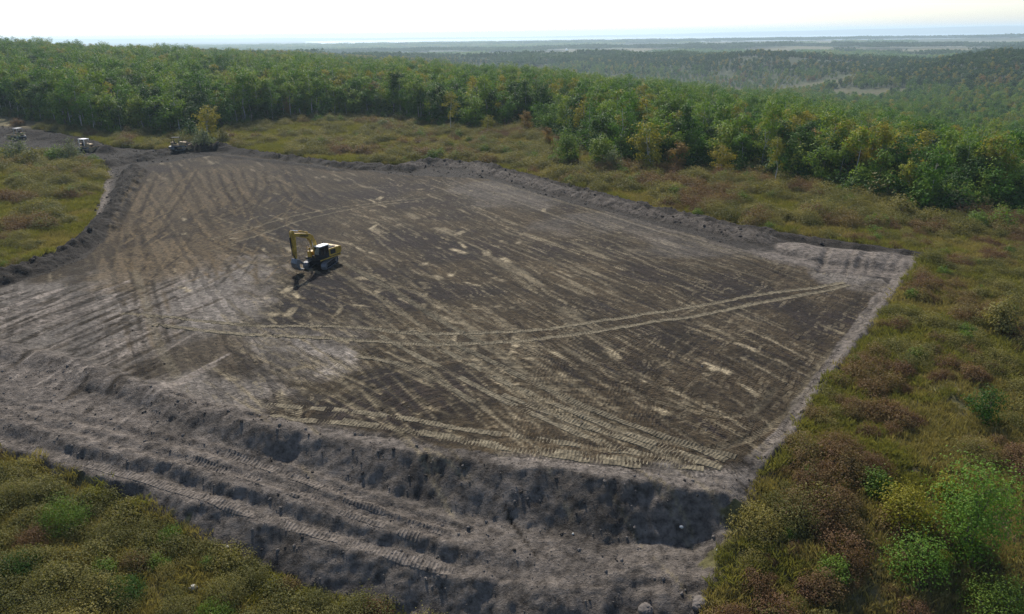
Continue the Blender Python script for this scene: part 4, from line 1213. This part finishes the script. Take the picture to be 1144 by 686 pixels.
# ------------------------------------------------------------------ crawler tracks with cleat marks pressed into the pad
def track_strip(pl, w, col, parent, period=.26, world=False, lift=.0):
    p = smooth(hits(pl) if not world else pl, .5)
    seg = np.hypot(*np.diff(p, axis=0).T); s = np.concatenate([[0], np.cumsum(seg)])
    rows = np.arange(0, s[-1], period / 3)
    cx, cy = np.interp(rows, s, p[:, 0]), np.interp(rows, s, p[:, 1])
    tx, ty = np.gradient(cx), np.gradient(cy); L = np.hypot(tx, ty); nx, ny = -ty / L, tx / L
    m = len(rows)
    af = np.array([-.56, -.5, -.25, 0, .25, .5, .56])
    X = cx[:, None] + nx[:, None] * af * w; Y = cy[:, None] + ny[:, None] * af * w
    hz = height(X, Y)
    cl = np.array([.045, .0, .012])[np.arange(m) % 3][:, None] * (.6 + .6 * fbm(X / 1.5, Y / 1.5, 401, 2))
    prof = np.array([-.05, .014, .012, .010, .012, .014, -.05])
    fade = sstep(fbm(X / 1.8, Y / 1.8, 402, 3), .36, .50)
    Zs = hz + (prof + cl * (np.abs(af) < .52)) + lift - .05 * (1 - fade)
    Zs[:2] -= .08; Zs[-2:] -= .08
    cc = np.asarray(col) * (.72 + .55 * fbm(X / .8, Y / .8, 403, 3))[..., None] * np.array([1.08, .8, .95])[np.arange(m) % 3][:, None, None]
    k = len(af)
    id_ = np.arange(m * k).reshape(m, k)
    F = np.stack([id_[:-1, :-1], id_[1:, :-1], id_[1:, 1:], id_[:-1, 1:]], -1).reshape(-1, 4)
    V = np.stack([X, Y, Zs], -1).reshape(-1, 3)
    A = np.concatenate([cc, np.ones(cc.shape[:2] + (1,))], -1).reshape(-1, 4)
    return link('track_mark', mesh_np('track_mark', V, [F[:, ::-1]], [M_TRK], None, {'Col': ('FLOAT_COLOR', 'POINT', A)}), parent)
lift = 0.0
NEARTR = [([(285, 452), (400, 461), (520, 479), (650, 497), (790, 517)], 1), ([(300, 466), (430, 478), (560, 496), (680, 510), (790, 524)], 1),
          ([(420, 372), (500, 415), (580, 455), (670, 492), (780, 524)], 1), ([(455, 366), (540, 415), (630, 455), (720, 490), (805, 521)], 1),
          ([(500, 380), (580, 420), (660, 456), (750, 490), (815, 515)], .85), ([(380, 470), (480, 486), (600, 506), (720, 520)], .9),
          ([(560, 440), (640, 470), (730, 500), (810, 524)], .95), ([(600, 430), (690, 468), (770, 496), (825, 512)], .7),
          ([(395, 397), (440, 405), (480, 420), (530, 450)], .9), ([(135, 351), (220, 358), (300, 364), (395, 366), (467, 372), (548, 372), (604, 369), (653, 362), (712, 353), (780, 342), (860, 328), (945, 315)], 1),
          ([(170, 364), (290, 374), (380, 379), (485, 384), (562, 383), (625, 376), (677, 369), (730, 360), (780, 353), (860, 336), (950, 318)], 1),
          ([(372, 288), (430, 320), (480, 350), (540, 385)], .8)]
for pl, k in NEARTR:
    w0 = hits(pl)
    track_strip(w0, .62, TRACK * (k * .95), g_pad, world=True, lift=lift); lift += .003
for pl, k in (([(-40, 488), (60, 508), (130, 527), (200, 547), (300, 580), (400, 609), (480, 632), (550, 644)], .95), ([(250, 505), (330, 533), (420, 567), (500, 594)], .85), ([(210, 512), (300, 540), (390, 572), (470, 600)], .8)):
    track_strip(hits(pl), .7, BANKC * k, g_bank, world=True, lift=.004)

# ------------------------------------------------------------------ machines
M_CATY = plain_mat('yellow_paint', (.40, .245, .035), .5, vary=.55, scale=1.6, spec=.4, tint=(.60, .38, .05))
M_TAN = plain_mat('dusty_yellow_paint', (.30, .20, .085), .7, vary=.3, scale=1.5, tint=(.38, .29, .17))
M_STEEL = plain_mat('worn_steel', (.16, .165, .175), .45, metal=.5, vary=.4, scale=5)
M_BLACK = plain_mat('black_rubber', (.022, .022, .024), .85, vary=.3, spec=.2)
M_WHITE = plain_mat('white_paint', (.78, .78, .76), .5, vary=.08)
M_GREYP = plain_mat('grey_paint', (.30, .30, .30), .5, vary=.2)
M_GLASS = plain_mat('dark_glass', (.010, .012, .015), .08, vary=.1, spec=.6)
M_CHROME = plain_mat('cylinder_rod', (.6, .6, .6), .2, metal=.9, vary=.1)
import bmesh
def add_box(bm, c, s, rot=(0, 0, 0), bev=.03):
    r = bmesh.ops.create_cube(bm, size=1)
    M = Matrix.Translation(c) @ Euler(rot).to_matrix().to_4x4() @ Matrix.Diagonal((*s, 1))
    bmesh.ops.transform(bm, matrix=M, verts=r['verts'])
    if bev:
        es = list({e for v in r['verts'] for e in v.link_edges})
        bmesh.ops.bevel(bm, geom=es, offset=min(bev, min(s) * .3), segments=1, affect='EDGES')
def add_cyl(bm, a, b, r, k=12, r2=None):
    a, b = Vector(a), Vector(b); d = b - a
    q = bmesh.ops.create_cone(bm, cap_ends=True, segments=k, radius1=r, radius2=r if r2 is None else r2, depth=d.length)
    bmesh.ops.transform(bm, matrix=Matrix.Translation((a + b) / 2) @ d.to_track_quat('Z', 'Y').to_matrix().to_4x4(), verts=q['verts'])
def add_prism(bm, prof, y0, y1, bev=.03):
    """profile in the x-z plane, extruded in y"""
    v0 = [bm.verts.new((x, y0, z)) for x, z in prof]; v1 = [bm.verts.new((x, y1, z)) for x, z in prof]
    n = len(prof)
    fs = [bm.faces.new(v0), bm.faces.new(v1[::-1])]
    for i in range(n): fs.append(bm.faces.new([v0[(i + 1) % n], v0[i], v1[i], v1[(i + 1) % n]]))
    bmesh.ops.recalc_face_normals(bm, faces=fs)
    if bev:
        bmesh.ops.bevel(bm, geom=list({e for f in fs for e in f.edges}), offset=bev, segments=1, affect='EDGES')
def part(name, parent, mat, fn, loc=None, rot=None):
    bm = bmesh.new(); fn(bm)
    me = bpy.data.meshes.new(name); bm.to_mesh(me); bm.free(); me.materials.append(mat)
    o = link(name, me, parent, loc)
    if rot: o.rotation_euler = rot
    return o
def stadium(L, H, n=10):
    r = H / 2; x = L / 2 - r; pts = []
    for k in range(n + 1): a = -math.pi / 2 + math.pi * k / n; pts.append((x + r * math.cos(a), r + r * math.sin(a)))
    for k in range(n + 1): a = math.pi / 2 + math.pi * k / n; pts.append((-x + r * math.cos(a), r + r * math.sin(a)))
    return pts
def track(parent, y, L, H, w):
    """one crawler track: belt of grouser shoes, frame, sprocket, idler"""
    def belt(bm):
        out = stadium(L, H); inn = [(px * (1 - .2 / L), H / 2 + (pz - H / 2) * (1 - .22 / H)) for px, pz in out]
        n = len(out)
        for i in range(n):
            j = (i + 1) % n
            vs_ = [bm.verts.new((a, yy, b)) for yy in (y - w / 2, y + w / 2) for a, b in (out[i], out[j], inn[j], inn[i])]
            for f in ((0, 1, 2, 3), (7, 6, 5, 4), (0, 4, 5, 1), (3, 2, 6, 7)): bm.faces.new([vs_[q] for q in f])
        per = [np.array(p) for p in out] + [np.array(out[0])]
        s = np.cumsum([0] + [np.linalg.norm(per[i + 1] - per[i]) for i in range(n)])
        for d in np.arange(0, s[-1], .19):
            i = min(np.searchsorted(s, d, 'right') - 1, n - 1); u = (d - s[i]) / (s[i + 1] - s[i] + 1e-9)
            p = per[i] * (1 - u) + per[i + 1] * u; t = per[i + 1] - per[i]
            add_box(bm, (p[0], y, p[1]), (.05, w, .07), (0, -math.atan2(t[1], t[0]), 0), 0)
        bmesh.ops.recalc_face_normals(bm, faces=bm.faces)
    b = part('track', parent, M_STEEL, belt)
    def fr(bm):
        add_box(bm, (0, y, H * .48), (L * .72, w * .62, H * .42))
        for k in range(6): add_cyl(bm, (-L * .32 + k * L * .128, y - w * .38, H * .2), (-L * .32 + k * L * .128, y + w * .38, H * .2), H * .13)
    part('track_frame', b, M_BLACK, fr)
    for nm, x in (('sprocket', -L / 2 + H / 2), ('idler', L / 2 - H / 2)):
        part(nm, b, M_STEEL, lambda bm: add_cyl(bm, (x, y - w * .36, H / 2), (x, y + w * .36, H / 2), H * .36, 14))
    return b

def excavator(xy, rz_tracks, rz_upper):
    root = empty('excavator', (xy[0], xy[1], float(height(*xy)) - .03), rz_tracks, .92)
    tag(root, 'yellow crawler excavator with white cab roof and raised arm on the pad', 'excavator')
    for s in (-1, 1): track(root, s * 1.28, 4.4, .98, .66)
    part('undercarriage', root, M_BLACK, lambda bm: (add_box(bm, (0, 0, .68), (1.9, 1.95, .42)), add_cyl(bm, (0, 0, .85), (0, 0, 1.14), .72, 20)))
    T = Matrix.Rotation(rz_upper - rz_tracks, 4, 'Z')
    def up(name, mat, fn, parent=None):
        o = part(name, parent or root, mat, fn)
        if parent is None: o.matrix_local = T
        return o
    deck = up('deck', M_BLACK, lambda bm: (add_box(bm, (-.55, 0, 1.24), (4.0, 2.7, .22)), add_box(bm, (.95, 0, 1.45), (.7, .7, .5))))
    up('side_step', M_CATY, lambda bm: (add_box(bm, (-.55, 1.36, 1.22), (4.0, .10, .16)), add_box(bm, (-.55, -1.36, 1.22), (4.0, .10, .16))), deck)
    up('counterweight', M_CATY, lambda bm: add_prism(bm, [(-1.9, 1.36), (-2.62, 1.40), (-2.85, 1.75), (-2.82, 2.25), (-2.55, 2.42), (-1.9, 2.42)], -1.35, 1.35, .08))
    hood = up('engine_hood', M_CATY, lambda bm: (add_box(bm, (-1.15, 0, 1.88), (1.5, 2.55, 1.05)), add_box(bm, (.35, -.92, 1.75), (1.5, .72, .8))))
    up('hood_cover', M_BLACK, lambda bm: (add_box(bm, (-1.2, .25, 2.45), (1.2, 1.7, .09)),), hood)
    up('exhaust', M_BLACK, lambda bm: (add_cyl(bm, (-1.5, -.75, 2.35), (-1.5, -.75, 2.95), .07), add_box(bm, (-1.75, .75, 2.45), (.5, .5, .06))), hood)
    up('side_grille', M_BLACK, lambda bm: add_box(bm, (-1.15, 1.283, 1.9), (1.0, .02, .6), bev=0), hood)
    up('handrail', M_CATY, lambda bm: [add_cyl(bm, a, b, .025, 6) for a, b in (((1.1, -1.25, 2.1), (1.1, -1.25, 2.75)), ((-.3, -1.25, 2.1), (-.3, -1.25, 2.75)), ((1.1, -1.25, 2.75), (-.3, -1.25, 2.75)), ((1.1, -1.25, 2.42), (-.3, -1.25, 2.42)))], hood)
    cab = up('cab', M_BLACK, lambda bm: add_prism(bm, [(-.35, 1.36), (1.42, 1.36), (1.52, 2.0), (1.30, 3.0), (-.35, 3.0)], .40, 1.34, .05))
    up('windscreen', M_GLASS, lambda bm: add_box(bm, (1.435, .87, 2.48), (.03, .78, .92), (0, -.215, 0), 0), cab)
    up('side_window', M_GLASS, lambda bm: (add_box(bm, (.85, 1.345, 2.35), (.72, .03, 1.1), bev=0), add_box(bm, (0, 1.345, 2.5), (.55, .03, .8), bev=0)), cab)
    up('cab_roof', M_WHITE, lambda bm: add_box(bm, (.47, .87, 3.06), (1.80, 1.02, .13), bev=.05), cab)
    # boom, stick, bucket: profile in the plane of the arm
    boom = up('boom', M_CATY, lambda bm: add_prism(bm, [(.55, 1.55), (.28, 1.72), (.35, 2.05), (.82, 3.75), (1.25, 4.55), (1.75, 4.92), (4.25, 5.48), (4.50, 5.38), (4.48, 5.15), (2.15, 4.35), (1.65, 3.90), (.95, 2.1)], -.26, .26, .03))
    up('arm_lettering', M_BLACK, lambda bm: [add_box(bm, (2.25 + k * .21, .272, 4.72 + k * .047), (w, .012, .20), (0, -.22, 0), 0) for k, w in enumerate((.15, .13, .17, .14, .15, .12, .14))], boom)
    up('arm_lettering', M_BLACK, lambda bm: [add_box(bm, (2.25 + k * .21, -.272, 4.72 + k * .047), (w, .012, .20), (0, -.22, 0), 0) for k, w in enumerate((.15, .13, .17, .14, .15, .12, .14))], boom)
    for s in (-1, 1):
        up('boom_cylinder', M_CATY, lambda bm: add_cyl(bm, (1.25, s * .38, 1.45), (1.55, s * .38, 2.9), .11))
        up('cylinder_rod', M_CHROME, lambda bm: add_cyl(bm, (1.55, s * .38, 2.9), (1.72, s * .38, 4.1), .06))
    up('stick_cylinder', M_CATY, lambda bm: add_cyl(bm, (1.9, 0, 5.05), (3.5, 0, 5.62), .11))
    up('cylinder_rod', M_CHROME, lambda bm: add_cyl(bm, (3.5, 0, 5.62), (4.75, 0, 5.95), .055))
    up('stick', M_CATY, lambda bm: add_prism(bm, [(4.65, 6.0), (4.95, 5.75), (4.98, 5.1), (4.72, 2.35), (4.52, 2.1), (4.36, 2.25), (4.22, 4.9), (4.28, 5.4)], -.20, .20, .03))
    up('bucket_cylinder', M_BLACK, lambda bm: (add_cyl(bm, (5.06, 0, 5.1), (5.0, 0, 3.7), .09), add_cyl(bm, (5.0, 0, 3.7), (4.92, 0, 2.75), .05)))
    up('bucket_link', M_BLACK, lambda bm: (add_cyl(bm, (4.92, -.2, 2.75), (4.5, -.2, 2.5), .06), add_cyl(bm, (4.92, .2, 2.75), (4.6, .2, 1.9), .06)))
    bk = up('bucket', M_STEEL, lambda bm: add_prism(bm, [(4.72, 2.2), (4.30, 2.05), (3.55, 1.35), (3.45, 1.15), (3.62, 1.18), (4.2, 1.62), (4.35, 1.25), (4.2, .75), (3.75, .62), (3.72, .55), (4.35, .55), (4.80, 1.0), (4.95, 1.6)], -.5, .5, .02))
    up('bucket_tooth', M_STEEL, lambda bm: [add_box(bm, (3.62, -.42 + k * .21, .58), (.28, .09, .07)) for k in range(5)], bk)
    return root
hd = math.radians(30); th = math.radians(10)
ang = lambda a: math.atan2(-math.cos(a), -math.sin(a))
excavator(at_z(359, 297)[:2], ang(th), ang(hd))

def bulldozer(xy, rz, label, roof, body, posts):
    root = empty('bulldozer', (xy[0], xy[1], float(height(*xy)) - .05), rz)
    tag(root, label, 'bulldozer', 'bulldozers working at the far left end of the pad')
    for s in (-1, 1): track(root, s * .98, 3.5, 1.05, .56)
    part('chassis', root, M_BLACK, lambda bm: add_box(bm, (-.1, 0, .8), (3.1, 1.35, .6)))
    h = part('engine_hood', root, body, lambda bm: add_prism(bm, [(.2, 1.05), (1.75, .95), (1.85, 1.85), (.2, 2.05)], -.52, .52, .06))
    part('exhaust', h, M_BLACK, lambda bm: add_cyl(bm, (.9, .2, 1.9), (.9, .2, 2.75), .07))
    part('grille', h, M_BLACK, lambda bm: add_box(bm, (1.83, 0, 1.4), (.03, .85, .7), (0, -.11, 0), 0))
    part('fender', root, body, lambda bm: [add_box(bm, (-.55, s * .98, 1.28), (1.7, .62, .16)) for s in (-1, 1)])
    part('fuel_tank', root, body, lambda bm: add_box(bm, (-1.45, 0, 1.55), (.65, 1.45, .8), bev=.07))
    part('seat', root, M_BLACK, lambda bm: (add_box(bm, (-.75, 0, 1.55), (.5, .6, .35)), add_box(bm, (-.98, 0, 1.95), (.14, .6, .6), (0, -.15, 0))))
    cp = part('canopy', root, roof, lambda bm: add_box(bm, (-.55, 0, 3.05), (1.9, 1.75, .14), bev=.05))
    for x in (-1.35, .25):
        for s in (-1, 1): part('canopy_post', cp, posts, lambda bm: add_box(bm, (x, s * .75, 2.2), (.10, .10, 1.6), bev=.01))
    b = part('blade', root, body, lambda bm: add_prism(bm, [(2.55, .08), (2.68, .08), (2.52, .5), (2.52, .95), (2.72, 1.3), (2.60, 1.3), (2.38, .95), (2.38, .5)], -1.65, 1.65, .01))
    for s in (-1, 1): part('push_arm', b, body, lambda bm: add_box(bm, (1.2, s * 1.36, .6), (2.5, .13, .2)))
    part('ripper', root, M_STEEL, lambda bm: (add_box(bm, (-2.1, 0, .85), (.5, 1.5, .22)), [add_box(bm, (-2.3, k * .55, .5), (.12, .1, .8)) for k in (-1, 0, 1)]))
    return root
bulldozer(at_z(98, 171)[:2], math.radians(-20), 'tan bulldozer with a bright white roof pushing a dark soil heap', M_WHITE, M_TAN, M_WHITE)
bulldozer(at_z(201, 170)[:2], math.radians(8), 'dusty yellow bulldozer with a dark roof below the yellow tree', M_BLACK, M_TAN, M_BLACK)
bulldozer(at_z(22, 160)[:2], math.radians(150), 'pale bulldozer half hidden behind bushes at the far left', M_GREYP, M_TAN, M_GREYP)

# ------------------------------------------------------------------ far landmarks
def far_at(px, d):
    v = ray(px, 40); v = v[:2] / np.linalg.norm(v[:2])
    x, y = v * d
    return x, y, float(height(x, y))
x, y, z = far_at(633, 3000)
wt = empty('water_tower', (x, y, z - 1)); tag(wt, 'tiny white water tower on the hazy far hills', 'water tower')
part('pedestal', wt, M_GREYP, lambda bm: add_cyl(bm, (0, 0, 0), (0, 0, 17), 2.2, 14, 1.5))
part('tank', wt, M_WHITE, lambda bm: (bmesh.ops.create_uvsphere(bm, u_segments=18, v_segments=12, radius=5.2), bmesh.ops.translate(bm, vec=(0, 0, 21), verts=bm.verts)))
for px, d, w, lab in ((796, 4700, 26, 'tiny white farm building on the far hills, left one'), (812, 4700, 16, 'tiny white farm building on the far hills, right one')):
    x, y, z = far_at(px, d)
    b = empty('farm_building', (x, y, z + 6), .15); tag(b, lab, 'building')
    part('wall', b, M_WHITE, lambda bm: add_box(bm, (0, 0, 0), (w, 12, 14), bev=0))
    part('roof', b, M_WHITE, lambda bm: add_prism(bm, [(-6.8, 7.0), (6.8, 7.0), (0, 11)], -w / 2 - .6, w / 2 + .6, 0), rot=(0, 0, math.pi / 2))

# ------------------------------------------------------------------ hazy air
def haze():
    m, t, out = new_mat('haze_air')
    v = N(t, 'ShaderNodeVolumePrincipled')
    v.inputs['Color'].default_value = (.66, .85, .99, 1)
    v.inputs['Density'].default_value = HAZE
    v.inputs['Anisotropy'].default_value = .3
    t.links.new(v.outputs[0], out.inputs['Volume'])
    zt, zb = max(float(Z.max()), CAM_H) + 3, float(Z.min()) - 1
    yb = float(GY.min()) - 50; yt = float(GY.max()) + 50; xh = float(np.abs(GX).max()) + 50
    bm = bmesh.new(); add_box(bm, (0, (yb + yt) / 2, (zt + zb) / 2), (2 * xh, yt - yb, zt - zb), bev=0)
    me = bpy.data.meshes.new('haze'); bm.to_mesh(me); bm.free(); me.materials.append(m)
    tag(link('haze', me), 'thin pale haze in the air over the distant hills', 'haze', kind='stuff')
HAZE = 1.0e-4
haze()
